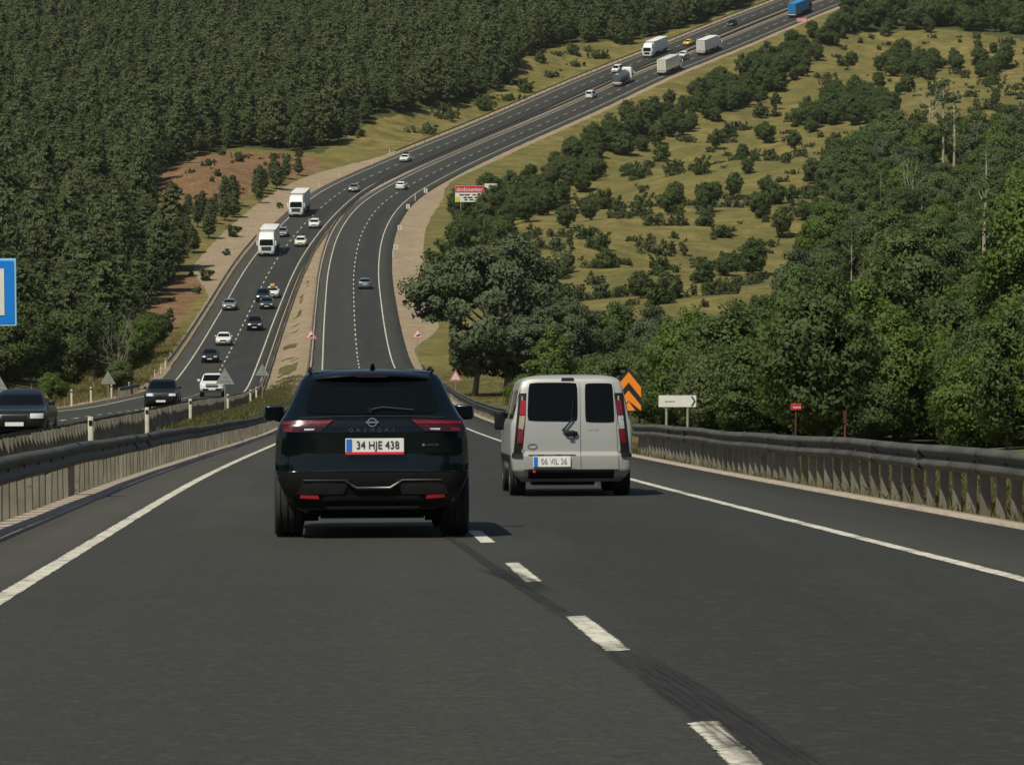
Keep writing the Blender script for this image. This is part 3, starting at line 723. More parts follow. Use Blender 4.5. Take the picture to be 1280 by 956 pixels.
# ---- the black car just ahead
def hero_suv():
    root = empty('suv_car'); tag(root, 'shiny black SUV driving directly ahead of us, seen from behind', 'car')
    H = Hull([(.21,.66,.34,4.2,.2,.4),(.28,.74,.16,4.3,.22,.4),(.38,.82,.07,4.38,.22,.45),(.50,.885,.02,4.42,.25,.5),(.60,.92,0,4.43,.26,.55),(.645,.932,.0,4.43,.26,.55),(.655,.934,.028,4.43,.25,.55),(.72,.936,.034,4.42,.24,.55),
              (.80,.934,.042,4.40,.24,.55),(.97,.926,.040,4.30,.25,.55),(1.03,.918,.038,4.05,.26,.5),(1.08,.905,.045,3.6,.27,.5),(1.14,.88,.075,3.15,.27,.45),(1.19,.845,.15,3.02,.26,.45),(1.30,.785,.28,2.85,.25,.42),(1.42,.735,.42,2.62,.25,.42),(1.52,.69,.54,2.42,.25,.4),(1.57,.655,.6,2.3,.25,.4),
              (1.605,.60,.66,2.15,.25,.4),(1.628,.50,.76,2.0,.25,.4),(1.642,.36,.95,1.8,.25,.3),(1.647,.18,1.15,1.6,.15,.2)])
    body = link('body', H.mesh('body'), root, M['suv_paint'])
    H.patch('rear', [(-.655,1.20),(.655,1.20),(.56,1.525),(-.56,1.525)], .008, 24, 10, rnd=.14).build('rear_window', M['glass'], root, 40)
    for sx in (-1, 1):
        for y0, y1 in ((.95,1.75),(1.82,2.75)):
            H.patch('side', [(y0-.25 if y0 < 1 else y0,1.17),(y1+.12,1.17),(y1-.12 if y1 > 2 else y1,1.50),(y0+.12 if y0 < 1 else y0,1.50)], .005, 6, 6, sx).build('side_window', M['glass'], root, 40)
        H.patch('side', [(.75,.26),(4.0,.26),(4.0,.40),(.75,.40)], .01, 10, 3, sx).build('sill_trim', M['black_plastic'], root, 40)
    H.patch('front', [(-.70,1.17),(.70,1.17),(.60,1.54),(-.60,1.54)], .006, 12, 6).build('windshield', M['glass'], root, 40)
    # spoiler over the rear window with its glossy lip
    sp = MB(); vs = []; fs = []; n = 17
    for i in range(n):
        x = -.61 + 1.22 * i / (n - 1); k = (x / .61) ** 2
        for dy, dz in ((.80, 1.634 - .03 * k), (.56, 1.612 - .04 * k), (.485, 1.584 - .045 * k), (.478, 1.566 - .045 * k), (.60, 1.545 - .04 * k)): vs.append((x, dy + .14 * k ** 2, dz))
    for i in range(n - 1):
        for j in range(5): fs.append((i*5+j, i*5+(j+1)%5, (i+1)*5+(j+1)%5, (i+1)*5+j))
    fs += [tuple(range(5)), tuple((n-1)*5+j for j in range(5))]
    spo = sp.add(vs, fs).build('spoiler', M['suv_paint'], root, 35)
    MB().box((0, .482, 1.558), (.30, .02, .012)).build('brake_light', M['lamp_dark_red'], spo)
    for sx in (-1, 1):
        MB().tube([(sx*.60, y, 1.615 + .035 * math.sin(math.pi * (y - .75) / 1.6)) for y in np.linspace(.72, 2.4, 9)], .016, 8).build('roof_rail', M['black_plastic'], root, 60)
    MB().tube([(.015, .84, 1.62), (.015, .78, 1.668), (.015, .72, 1.688)], [.030, .020, .006], 8).build('antenna', M['black_plastic'], root, 60)
    # tail lamps: dark red housing, bright strips inside
    for sx in (-1, 1):
        q = [(sx*.345,1.135),(sx*.86,1.025),(sx*.865,1.115),(sx*.36,1.155)]
        q = [(sx*.50,1.035),(sx*.865,1.022),(sx*.87,1.135),(sx*.355,1.148)]
        if sx < 0: q = [q[1], q[0], q[3], q[2]]
        tl = H.patch('rear', q, .012, 16, 5).build('tail_light', M['lamp_dark_red'], root, 40)
        q = [(sx*.42,1.105),(sx*.86,1.10),(sx*.86,1.128),(sx*.38,1.138)]
        if sx < 0: q = [q[1], q[0], q[3], q[2]]
        H.patch('rear', q, .018, 16, 2).build('light_strip', M['lamp_red'], tl, 40)
        q = [(sx*.56,1.046),(sx*.65,1.044),(sx*.65,1.060),(sx*.55,1.060)]
        if sx < 0: q = [q[1], q[0], q[3], q[2]]
        H.patch('rear', q, .018, 8, 2).build('clear_lens', M['lamp_clear'], tl, 40)
        q = [(sx*.76,1.035),(sx*.84,1.033),(sx*.84,1.062),(sx*.76,1.066)]
        if sx < 0: q = [q[1], q[0], q[3], q[2]]
        H.patch('rear', q, .018, 6, 2).build('light_strip', M['lamp_red'], tl, 40)
        q = [(sx*.51,.385),(sx*.70,.395),(sx*.69,.425),(sx*.52,.42)]
        if sx < 0: q = [q[1], q[0], q[3], q[2]]
        H.patch('rear', q, .030, 6, 2).build('rear_reflector', M['reflector_red'], root, 40)
        # door mirrors
        mi = MB().rbox((sx*.975, 2.62, 1.205), (.21, .13, .155), 3.2, sx * -.12, 20, .34).build('wing_mirror', M['mirror_cap'], root, 50)
        MB().tube([(sx*.84, 2.66, 1.13), (sx*.96, 2.63, 1.15)], [.035, .03], 8).build('mirror_arm', M['black_plastic'], mi)
        MB().rbox((sx*.975, 2.552, 1.205), (.175, .012, .12), 3.2, sx * -.12, 20, .1).build('mirror_glass', M['glass'], mi)
        H.patch('front', [(sx*.45 if sx > 0 else -.85, .78), (sx*.85 if sx > 0 else -.45, .78), (sx*.85 if sx > 0 else -.45, .93), (sx*.45 if sx > 0 else -.85, .93)], .01, 6, 3).build('headlight', M['lamp_clear'], root, 40)
    # bumper: satin plastic with a recessed middle, grey trim line
    bp = H.patch('rear', [(-.80,.30),(.80,.30),(.905,.635),(-.905,.635)], .012, 24, 8).build('bumper', M['black_plastic'], root, 40)
    H.patch('rear', [(-.73,.43),(-.28,.43),(-.22,.575),(-.66,.575)], .022, 8, 3).build('bumper_insert', M['grey_plastic'], bp, 40)
    H.patch('rear', [(.28,.43),(.73,.43),(.66,.575),(.22,.575)], .022, 8, 3).build('bumper_insert', M['grey_plastic'], bp, 40)
    H.patch('rear', [(-.50,.37),(.50,.37),(.44,.415),(-.44,.415)], .022, 10, 2).build('bumper_insert', M['grey_plastic'], bp, 40)
    H.patch('rear', [(-.42,.29),(.42,.29),(.46,.315),(-.46,.315)], .035, 10, 2).build('skid_plate', M['grey_trim'], bp, 40)
    t = [(-.66,.565),(-.27,.565),(-.155,.492),(.165,.492),(.285,.565),(.66,.565)]
    MB().tube([(x, H.rear(x, z) - .028, z) for x, z in t], .010, 6).build('bumper_trim', M['grey_plastic'], bp, 50)
    t = [(-.20,.520),(-.155,.492),(.165,.492),(.25,.542)]
    MB().tube([(x, H.rear(x, z) - .034, z) for x, z in t], .011, 6).build('bumper_trim', M['grey_trim'], bp, 50)
    t = [(-.80,.64),(-.4,.655),(0,.657),(.4,.655),(.80,.64)]
    MB().tube([(x, H.rear(x, z) - .004, z) for x, z in t], .006, 6).build('bumper_seam', M['black_plastic'], bp, 50)
    t = [(-.70,1.16),(-.35,1.172),(0,1.175),(.35,1.172),(.70,1.16)]
    MB().tube([(x, H.rear(x, z) - .002, z) for x, z in t], .008, 6).build('tailgate_seam', M['black_plastic'], root, 50)
    # rear wiper, number plate, badge and lettering
    wp = MB().tube([(-.02, H.rear(0,1.235)-.035, 1.235), (.10, H.rear(.1,1.262)-.045, 1.262), (.40, H.rear(.4,1.235)-.035, 1.235)], [.014,.010,.006], 6).build('wiper', M['grey_plastic'], root, 50)
    MB().lathe([(0, .028), (.03, .024)], 12, 'y', (-.02, H.rear(0,1.235)-.045, 1.235)).build('wiper_hub', M['black_plastic'], wp)
    pl = plate(root, H, 'rear', -.258, .302, .832, .965, '34 HJE 438', .028)
    yb = H.rear(.02, .9) - .040
    MB().box((.022, yb, .824), (.56, .016, .024)).build('plate_frame', M['reflector_red'], pl)
    by = H.rear(0, 1.115) - .02
    bd = MB(); N = 28
    for k in range(N):
        a0, a1 = 2*math.pi*k/N, 2*math.pi*(k+1)/N
        bd.add([(math.cos(a)*rr*1.12, by + dy, 1.118 + math.sin(a)*rr) for a in (a0, a1) for rr in (.044, .032) for dy in (-.008, .004)], [(0,2,6,4),(1,5,7,3),(0,4,5,1),(2,3,7,6)])
    bd.box((0, by - .004, 1.118), (.125, .014, .018)); bd.build('badge', M['chrome'], root)
    ly = H.rear(0, 1.04) - .012
    for k_, ch_ in enumerate('QASHQAI'):
        text(ch_, .050, M['grey_trim'], root, lambda u, v, w: (u + (k_ - 3) * .068, ly - w, 1.043 + v), .003, 1.0, 1.0, 'model_letter')
    ey = H.rear(.55, .9) - .012
    MB().lathe([(0, .013), (.008, .012)], 12, 'y', (.49, ey - .004, .90)).build('emblem_dot', M['chrome'], root)
    text('e-POWER', .030, M['grey_trim'], root, lambda u, v, w: (.575 + u, H.rear(.575 + u, .9) - .010 - w, .90 + v), .002, 1.0, 1.0, 'trim_lettering')
    # underside
    ub = MB(); ub.box((0, 2.2, .30), (1.30, 3.6, .16)); ub.box((0, .62, .26), (1.0, .5, .14)); ub.build('underbody', M['black_plastic'], root)
    for sx in (-1, 1):
        MB().box((sx*.60, .80, .255), (.16, .04, .20)).build('mud_flap', M['black_plastic'], root)
    MB().tube([(-.3, .25, .27), (-.3, .60, .27)], .03, 10).build('exhaust', M['grey_trim'], root, 50)
    add_wheels(root, .945, (.86, 3.52), .352, .275, True)
    return root
suv = hero_suv()
s_, u_ = solve(RR, 465, 668); place(suv, RR, s_, u_, False, .86)

# ---- the silver van in the right lane
def hero_van():
    root = empty('van'); tag(root, 'silver panel van in the right lane with two rear doors', 'van')
    H = Hull([(.20,.68,.20,3.9,.10,.3),(.27,.76,.06,4.0,.12,.4),(.36,.81,.005,4.08,.14,.45),(.50,.83,0,4.12,.14,.5),(.57,.835,.005,4.12,.14,.5),(.585,.837,.05,4.12,.10,.5),(.60,.838,.075,4.1,.10,.5),(.80,.84,.08,4.05,.10,.5),(.94,.838,.09,3.9,.10,.5),(1.0,.83,.095,3.5,.10,.5),(1.05,.812,.10,3.2,.10,.45),
              (1.30,.758,.14,2.9,.10,.4),(1.50,.715,.18,2.62,.10,.4),(1.57,.695,.20,2.5,.11,.4),(1.615,.655,.225,2.4,.13,.4),(1.645,.585,.27,2.3,.16,.4),(1.665,.46,.36,2.2,.2,.4),(1.675,.28,.55,2.0,.2,.3)], 5.0)
    link('body', H.mesh('body'), root, M['van_paint'])
    # rear doors: 60/40 split, each with its window
    DX = .125
    d1 = H.patch('rear', [(-.665,.375),(DX-.006,.375),(DX-.006,1.585),(-.605,1.585)], .016, 14, 20).build('rear_door', M['van_paint'], root, 40)
    d2 = H.patch('rear', [(DX+.006,.375),(.645,.375),(.585,1.585),(DX+.006,1.585)], .016, 12, 20).build('rear_door', M['van_paint'], root, 40)
    H.patch('rear', [(-.610,1.04),(.085,1.03),(.085,1.565),(-.585,1.565)], .024, 12, 8, rnd=.10).build('rear_window', M['glass'], d1, 40)
    H.patch('rear', [(.190,1.02),(.595,1.015),(.57,1.555),(.190,1.555)], .024, 10, 8, rnd=.10).build('rear_window', M['glass'], d2, 40)
    # plate recess, plate, handle, wiper, badge, lettering
    rc = H.patch('rear', [(-.61,.385),(.065,.385),(.03,.60),(-.575,.60)], .020, 10, 4).build('plate_recess', M['van_paint'], d1, 40)
    H.patch('rear', [(-.60,.575),(.05,.575),(.04,.607),(-.585,.607)], .045, 10, 2).build('recess_lip', M['van_paint'], d1, 40)
    for cx in (-.43, -.18): MB().rbox((cx, H.rear(cx,.57) - .035, .565), (.10, .04, .025), 4, 0, 12, .3).build('plate_lamp', M['black_plastic'], d1)
    plate(d1, H, 'rear', -.535, -.02, .41, .555, '06 VIL 36', .040, 'ink_grey')
    hd = MB().rbox((-.005, H.rear(0,.86) - .045, .865), (.18, .045, .055), 2.4, 0, 16, .3); hd.rbox((.0, H.rear(0,.86) - .03, .855), (.10, .05, .10), 2.4, 0, 16, .3); hd.build('door_handle', M['black_plastic'], d1, 50)
    MB().box((-.01, H.rear(0,.86) - .062, .815), (.06, .02, .02)).build('handle_key', M['chrome'], d1)
    wpts = [(-.125,.90),(-.085,.95),(.02,1.07)]
    MB().tube([(x, H.rear(x, z) - .05, z) for x, z in wpts], [.022,.014,.012], 6).build('wiper', M['black_plastic'], d1, 50)
    MB().tube([(.0, H.rear(0,1.04) - .045, 1.04), (.03, H.rear(0,1.3) - .04, 1.35)], .009, 6).build('wiper_blade', M['black_plastic'], d1, 50)
    N = 26; bm_ = MB()
    for k in range(N):
        a0, a1 = 2*math.pi*k/N, 2*math.pi*(k+1)/N
        bm_.add([(-.54 + math.cos(a)*(.068 - .006*j), H.rear(-.54,.69) - .022 - .006*i, .69 + math.sin(a)*(.038 - .006*j)) for a in (a0, a1) for j in (0, 1) for i in (0, 1)], [(0,2,6,4),(1,5,7,3),(0,4,5,1),(2,3,7,6)])
    bm_.build('badge', M['ink'], d1)
    text('MULTIJET', .036, M['ink_grey'], d2, lambda u, v, w: (.30 + u, H.rear(.3,.91) - .018 - w, .91 + v), .002, 1.0, 1.05, 'trim_lettering')
    for z in (.62, .95, 1.35):
        MB().tube([(-.672, H.rear(-.67, z) - .012, z - .03), (-.672, H.rear(-.67, z) - .012, z + .03)], .014, 8).build('hinge', M['van_paint'], d1)
        MB().tube([(.655, H.rear(.65, z) - .012, z - .03), (.655, H.rear(.65, z) - .012, z + .03)], .014, 8).build('hinge', M['van_paint'], d2)
    H.patch('rear', [(-.135,1.592),(.045,1.592),(.035,1.632),(-.125,1.632)], .028, 6, 3).build('brake_light', M['lamp_dark_red'], root, 40)
    # tail lamps on the pillars
    for sx in (-1, 1):
        def q(x0, x1, z0, z1):
            h0, h1 = .10 * (z0 - .6), .10 * (z1 - .6); return [(x0 - h0, z0), (x1 - h0, z0), (x1 - h1, z1), (x0 - h1, z1)] if sx > 0 else [(-x1 + h0, z0), (-x0 + h0, z0), (-x0 + h1, z1), (-x1 + h1, z1)]
        tl = H.patch('rear', q(.680,.80,.60,1.42), .008, 5, 10).build('tail_light', M['black_plastic'], root, 40)
        H.patch('rear', q(.690,.765,1.12,1.32), .016, 5, 4).build('red_lens', M['lamp_mid_red' if sx < 0 else 'lamp_red'], tl, 40)
        H.patch('rear', q(.690,.765,.93,1.11), .016, 5, 4).build('clear_lens', M['lamp_amber' if sx < 0 else 'lamp_grey'], tl, 40)
        H.patch('rear', q(.690,.765,.73,.92), .016, 5, 4).build('red_lens', M['lamp_red'], tl, 40)
        H.patch('rear', q(.675,.82,.545,.60), .03, 6, 2).build('bumper_strip', M['black_plastic'], root, 40)
        H.patch('side', [(.15,1.07),(1.3,1.07),(1.3,1.46),(.2,1.46)], .006, 8, 5, sx).build('side_window', M['glass'], root, 40)
        H.patch('side', [(2.0,1.07),(2.95,1.07),(2.62,1.46),(2.0,1.46)], .006, 8, 5, sx).build('side_window', M['glass'], root, 40)
        H.patch('side', [(.5,.46),(3.9,.46),(3.9,.56),(.5,.56)], .012, 10, 3, sx).build('side_trim', M['black_plastic'], root, 40)
        mi = MB().rbox((sx*(.885 if sx < 0 else .90), 2.72, 1.03), (.17, .12, .26), 3.2, 0, 18, .25).build('wing_mirror', M['black_plastic'], root, 50)
        MB().tube([(sx*.78, 2.78, .96), (sx*.88, 2.74, .98)], .03, 8).build('mirror_arm', M['black_plastic'], mi)
        H.patch('front', [(.45 if sx > 0 else -.80, .72), (.80 if sx > 0 else -.45, .72), (.80 if sx > 0 else -.45, .92), (.45 if sx > 0 else -.80, .92)], .01, 6, 3).build('headlight', M['lamp_clear'], root, 40)
    H.patch('front', [(-.68,1.08),(.68,1.08),(.60,1.54),(-.60,1.54)], .006, 10, 6).build('windshield', M['glass'], root, 40)
    bp = H.patch('rear', [(-.60,.245),(.58,.245),(.58,.368),(-.60,.368)], .02, 14, 4).build('bumper', M['black_plastic'], root, 40)
    H.patch('rear', [(-.60,.335),(.58,.335),(.58,.366),(-.60,.366)], .035, 14, 2).build('bumper_step', M['grey_plastic'], bp, 40)
    MB().box((-.52, H.rear(-.5,.35) - .04, .345), (.035, .01, .03)).build('rear_reflector', M['reflector_red'], bp)
    ub = MB(); ub.box((0, 2.0, .28), (1.25, 3.4, .14)); ub.box((-.1, .75, .22), (.85, .7, .14)); ub.build('underbody', M['black_plastic'], root)
    MB().tube([(.33, .05, .155), (.33, .5, .165)], .026, 10).build('exhaust', M['chrome'], root, 50)
    add_wheels(root, .835, (.72, 3.3), .30, .22, True)
    return root
van = hero_van()
s_, u_ = solve(RR, 711, 619.5); place(van, RR, s_, u_, False, .72)
van.rotation_euler.z += R_(-.6)

# ---- the traffic further on
HULLS = {
 'sedan': [(.19,.68,.3,4.15,.2,.5),(.30,.82,.08,4.38,.25,.6),(.45,.87,.02,4.46,.28,.7),(.62,.885,0,4.48,.3,.75),(.74,.885,.02,4.44,.3,.75),(.83,.88,.04,4.30,.3,.75),(.91,.86,.07,3.75,.3,.7),(.96,.83,.12,3.30,.3,.6),(1.02,.78,.50,3.12,.3,.5),(1.20,.70,.95,2.78,.3,.45),(1.34,.63,1.3,2.45,.3,.4),(1.41,.55,1.5,2.2,.3,.35),(1.45,.38,1.7,2.0,.1,.1)],
 'hatch': [(.19,.66,.25,3.85,.2,.5),(.30,.80,.06,4.02,.25,.6),(.45,.86,.01,4.10,.28,.65),(.65,.875,0,4.12,.3,.7),(.80,.875,.03,4.04,.3,.7),(.90,.865,.05,3.62,.3,.65),(.97,.835,.08,3.15,.3,.6),(1.05,.78,.14,2.98,.3,.5),(1.25,.71,.34,2.64,.3,.45),(1.40,.64,.52,2.34,.3,.4),(1.47,.55,.7,2.1,.3,.35),(1.50,.36,1.0,1.8,.1,.1)],
 'suv': [(.24,.70,.3,4.2,.2,.5),(.36,.86,.08,4.42,.25,.55),(.52,.91,.02,4.48,.28,.6),(.75,.925,0,4.48,.28,.6),(.92,.92,.03,4.36,.28,.6),(1.02,.90,.05,3.75,.28,.6),(1.10,.86,.08,3.25,.28,.55),(1.20,.81,.16,3.05,.28,.5),(1.42,.74,.36,2.72,.28,.42),(1.58,.68,.52,2.45,.28,.4),(1.66,.58,.7,2.2,.28,.35),(1.69,.40,1.0,1.9,.1,.1)],
 'minivan': [(.22,.68,.2,4.0,.15,.4),(.32,.82,.03,4.15,.18,.5),(.50,.86,0,4.22,.18,.55),(.80,.87,.02,4.18,.18,.55),(.95,.865,.04,3.95,.18,.55),(1.05,.85,.06,3.5,.18,.5),(1.15,.83,.08,3.3,.18,.45),(1.5,.77,.14,2.85,.18,.4),(1.72,.71,.2,2.5,.18,.35),(1.80,.62,.35,2.3,.18,.3),(1.83,.45,.6,2.0,.1,.1)],
}
def make_car(kind):
    """generic traffic car, both ends detailed; body colour slots are swapped per copy"""
    root = empty(kind + '_car' if kind != 'minivan' else 'minivan'); rows = HULLS[kind]; H = Hull(rows, 4.0, 3)
    link('body', H.mesh('body'), root, M['white_paint'])
    zt = rows[-1][0]; zb = {'sedan': 1.0, 'hatch': 1.02, 'suv': 1.16, 'minivan': 1.12}[kind]; zg = zt - .13
    hwb, hwt = H.get(zb)[0] * .88, H.get(zg)[0] * .90
    H.patch('front', [(-hwb, zb), (hwb, zb), (hwt, zg), (-hwt, zg)], .012, 10, 6).build('windshield', M['glass'], root, 40)
    zr = zb + .03; H.patch('rear', [(-hwb * .95, zr), (hwb * .95, zr), (hwt, zg), (-hwt, zg)], .012, 10, 6).build('rear_window', M['glass'], root, 40)
    hz = .70 if kind in ('sedan', 'hatch') else .82; gz_ = hz - .16
    H.patch('front', [(-.34, gz_ - .06), (.34, gz_ - .06), (.36, hz + .02), (-.36, hz + .02)], .012, 8, 3).build('grille', M['black_plastic'], root, 40)
    H.patch('front', [(-.55, .27), (.55, .27), (.62, .40), (-.62, .40)], .012, 8, 2).build('air_intake', M['black_plastic'], root, 40)
    MB().box((0, H.front(0, .47) + .02, .47), (.52, .02, .11)).build('licence_plate', M['plate_white'], root)
    MB().box((0, H.rear(0, .72) - .02, .72), (.52, .02, .11)).build('licence_plate', M['plate_white'], root)
    yb0, yb1 = H.get(zb)[1], H.get(zb)[2]; yt0, yt1 = H.get(zg)[1], H.get(zg)[2]
    for sx in (-1, 1):
        def q(x0, x1, z0, z1): return [(x0, z0), (x1, z0), (x1, z1), (x0, z1)] if sx > 0 else [(-x1, z0), (-x0, z0), (-x0, z1), (-x1, z1)]
        H.patch('front', q(.44, .80, hz - .07, hz + .07), .014, 8, 3).build('headlight', M['lamp_clear'], root, 40)
        H.patch('rear', q(.50, .82, hz + .02, hz + .20), .014, 8, 3).build('tail_light', M['lamp_red'], root, 40)
        H.patch('side', [(yb0 + .30, zb + .02), (yb1 - .30, zb + .02), (yt1 - .28, zg), (yt0 + .30, zg)], .008, 10, 5, sx).build('side_window', M['glass'], root, 40)
        MB().rbox((sx * (H.get(zb)[0] + .12), yb1 - .45, zb + .05), (.19, .12, .13), 3, 0, 12, .25).build('wing_mirror', M['white_paint'], root, 50)
    MB().box((0, rows[0][3] / 2 + .1, .24), (1.2, 3.3, .14)).build('underbody', M['black_plastic'], root)
    r = {'sedan': .31, 'hatch': .31, 'suv': .36, 'minivan': .32}[kind]; L = rows[3][3]
    add_wheels(root, rows[3][1] + .012, (L * .19, L * .81), r, .21)
    return root
def make_pickup():
    root = empty('pickup_truck')
    rows = [(.35,.75,3.0,5.0,.1,.4),(.45,.88,2.2,5.14,.06,.5),(.62,.92,2.1,5.2,.05,.5),(.92,.925,2.05,5.16,.05,.5),(1.06,.92,2.0,4.9,.05,.5),(1.14,.89,1.95,4.2,.06,.5),(1.20,.86,1.95,4.05,.08,.5),(1.45,.78,2.1,3.6,.1,.4),(1.66,.70,2.3,3.2,.12,.35),(1.75,.58,2.4,2.95,.12,.3),(1.78,.40,2.5,2.8,.1,.1)]
    H = Hull(rows, 4.5, 3); link('body', H.mesh('body'), root, M['white_paint'])
    b = MB(); b.box((0, 1.0, .55), (1.75, 2.0, .10)); b.box((-.87, 1.0, .82), (.08, 2.0, .48)); b.box((.87, 1.0, .82), (.08, 2.0, .48)); b.box((0, .04, .82), (1.7, .08, .48)); b.build('cargo_bed', M['white_paint'], root)
    H.patch('front', [(-.74, 1.20), (.74, 1.20), (.63, 1.66), (-.63, 1.66)], .012, 10, 6).build('windshield', M['glass'], root, 40)
    H.patch('front', [(-.45, .72), (.45, .72), (.48, 1.0), (-.48, 1.0)], .014, 8, 3).build('grille', M['black_plastic'], root, 40)
    H.patch('front', [(-.46, .83), (.46, .83), (.46, .88), (-.46, .88)], .025, 8, 2).build('grille_bar', M['chrome'], root, 40)
    H.patch('front', [(-.70, .47), (.70, .47), (.72, .62), (-.72, .62)], .03, 8, 2).build('bumper', M['grey_plastic'], root, 40)
    MB().box((0, H.front(0, .58) + .05, .58), (.52, .02, .11)).build('licence_plate', M['plate_white'], root)
    for sx in (-1, 1):
        def q(x0, x1, z0, z1): return [(x0, z0), (x1, z0), (x1, z1), (x0, z1)] if sx > 0 else [(-x1, z0), (-x0, z0), (-x0, z1), (-x1, z1)]
        H.patch('front', q(.52, .84, .84, .99), .016, 8, 3).build('headlight', M['lamp_clear'], root, 40)
        H.patch('side', [(2.2, 1.22), (3.6, 1.22), (3.1, 1.62), (2.35, 1.62)], .008, 10, 5, sx).build('side_window', M['glass'], root, 40)
        MB().rbox((sx * 1.03, 3.75, 1.25), (.2, .12, .17), 3, 0, 12, .25).build('wing_mirror', M['white_paint'], root, 50)
        MB().box((sx * .87, -.005, .85), (.09, .03, .3)).build('tail_light', M['lamp_red'], root)
    MB().box((0, 2.5, .42), (1.1, 4.2, .16)).build('underbody', M['black_plastic'], root)
    add_wheels(root, .93, (1.05, 4.2), .38, .25)
    return root
def make_truck(style):
    """articulated or box lorry; style: 'box', 'tilt', 'tank'"""
    root = empty({'box': 'box_truck', 'tilt': 'box_truck', 'tank': 'tanker_truck'}[style]); L = 11.0 if style != 'tank' else 8.0
    C0 = L - .2
    cabr = [(.40,1.10,C0+.4,C0+2.25,.1,.3),(.55,1.2,C0+.35,C0+2.45,.1,.35),(1.0,1.24,C0+.35,C0+2.5,.1,.35),(1.7,1.24,C0+.35,C0+2.48,.1,.35),(2.6,1.2,C0+.38,C0+2.25,.1,.35),(2.9,1.17,C0+.4,C0+2.05,.12,.4),(3.5,1.1,C0+.5,C0+1.5,.12,.4),(3.62,.95,C0+.6,C0+1.3,.12,.3)]
    H = Hull(cabr, 5.0, 3); link('cab', H.mesh('cab'), root, M['white_paint'])
    H.patch('front', [(-1.04, 1.72), (1.04, 1.72), (1.0, 2.50), (-1.0, 2.50)], .015, 10, 6).build('windshield', M['glass'], root, 40)
    H.patch('front', [(-.72, .95), (.72, .95), (.78, 1.55), (-.78, 1.55)], .015, 8, 4).build('grille', M['grey_trim'], root, 40)
    for z in (1.08, 1.22, 1.36, 1.50): H.patch('front', [(-.70, z), (.70, z), (.70, z + .035), (-.70, z + .035)], .03, 8, 1).build('grille_slat', M['black_plastic'], root, 40)
    H.patch('front', [(-.5, .45), (.5, .45), (.5, .62), (-.5, .62)], .015, 8, 2).build('air_intake', M['black_plastic'], root, 40)
    H.patch('front', [(-.95, 2.53), (.95, 2.53), (.93, 2.66), (-.93, 2.66)], .10, 8, 2).build('sun_visor', M['grey_plastic'], root, 40)
    for sx in (-1, 1):
        def q(x0, x1, z0, z1): return [(x0, z0), (x1, z0), (x1, z1), (x0, z1)] if sx > 0 else [(-x1, z0), (-x0, z0), (-x0, z1), (-x1, z1)]
        H.patch('front', q(.72, 1.12, .66, .88), .02, 8, 3).build('headlight', M['lamp_clear'], root, 40)
        H.patch('side', [(C0+1.0,1.75),(C0+2.0,1.75),(C0+1.8,2.45),(C0+1.0,2.45)], .01, 8, 4, sx).build('side_window', M['glass'], root, 40)
        MB().rbox((sx * 1.40, C0 + 2.1, 2.05), (.22, .16, .75), 3.5, 0, 12, .2).build('wing_mirror', M['white_paint'], root, 50)
    if style == 'tank':
        prof = [(.1, .2), (.15, .9), (.4, 1.12), (C0 - .5, 1.12), (C0 - .25, .9), (C0 - .2, .2)]
        tk = MB().lathe([(y, r) for y, r in prof], 24, 'y', (0, 0, 2.05)).build('tank', M['tank_grey'], root, 40)
        MB().box((0, C0 / 2, 3.2), (.5, C0 * .8, .10)).build('catwalk', M['grey_trim'], tk)
        for y in (2.0, 4.0, 6.0): MB().lathe([(0, .3), (.15, .28)], 14, 'z', (0, y, 3.14)).build('hatch', M['grey_trim'], tk)
        MB().box((0, .05, .85), (2.4, .12, .55)).build('rear_panel', M['trailer_white'], root)
        MB().box((0, -.02, .80), (2.3, .02, .14)).build('reflector_strip', M['reflector_red'], root)
    else:
        b = MB(); b.rbox((0, L / 2, 2.55), (2.52, L, 2.75), 14, 0, 28, .02); bx = b.build('trailer', M['trailer_white'], root, 30)
        MB().box((0, -.012, 2.55), (.03, .02, 2.5)).build('door_seam', M['grey_plastic'], bx)
        for x in (-.7, -.35, .35, .7): MB().tube([(x, -.03, 1.35), (x, -.03, 3.75)], .025, 6).build('lock_bar', M['grey_trim'], bx)
        for z in (1.22, 3.88): MB().box((0, L / 2, z), (2.56, L + .02, .08)).build('trailer_rim', M['grey_trim'], bx)
        MB().box((0, -.02, .95), (2.4, .08, .22)).build('rear_panel', M['trailer_white'], root)
    for sx in (-1, 1):
        MB().box((sx * .95, -.065, .85), (.42, .05, .14)).build('tail_light', M['lamp_red'], root)
    MB().box((0, 0, .55), (2.3, .10, .12)).build('underrun_bar', M['grey_plastic'], root)
    MB().box((0, L / 2 + .8, .95), (1.0, L + 1.0, .22)).build('chassis', M['black_plastic'], root)
    add_wheels(root, 1.22, ((1.6, 2.9, C0 + .4, C0 + 1.75) if style != 'tank' else (1.4, 2.7, C0 + 1.75)), .50, .32)
    return root
PROTO = {}
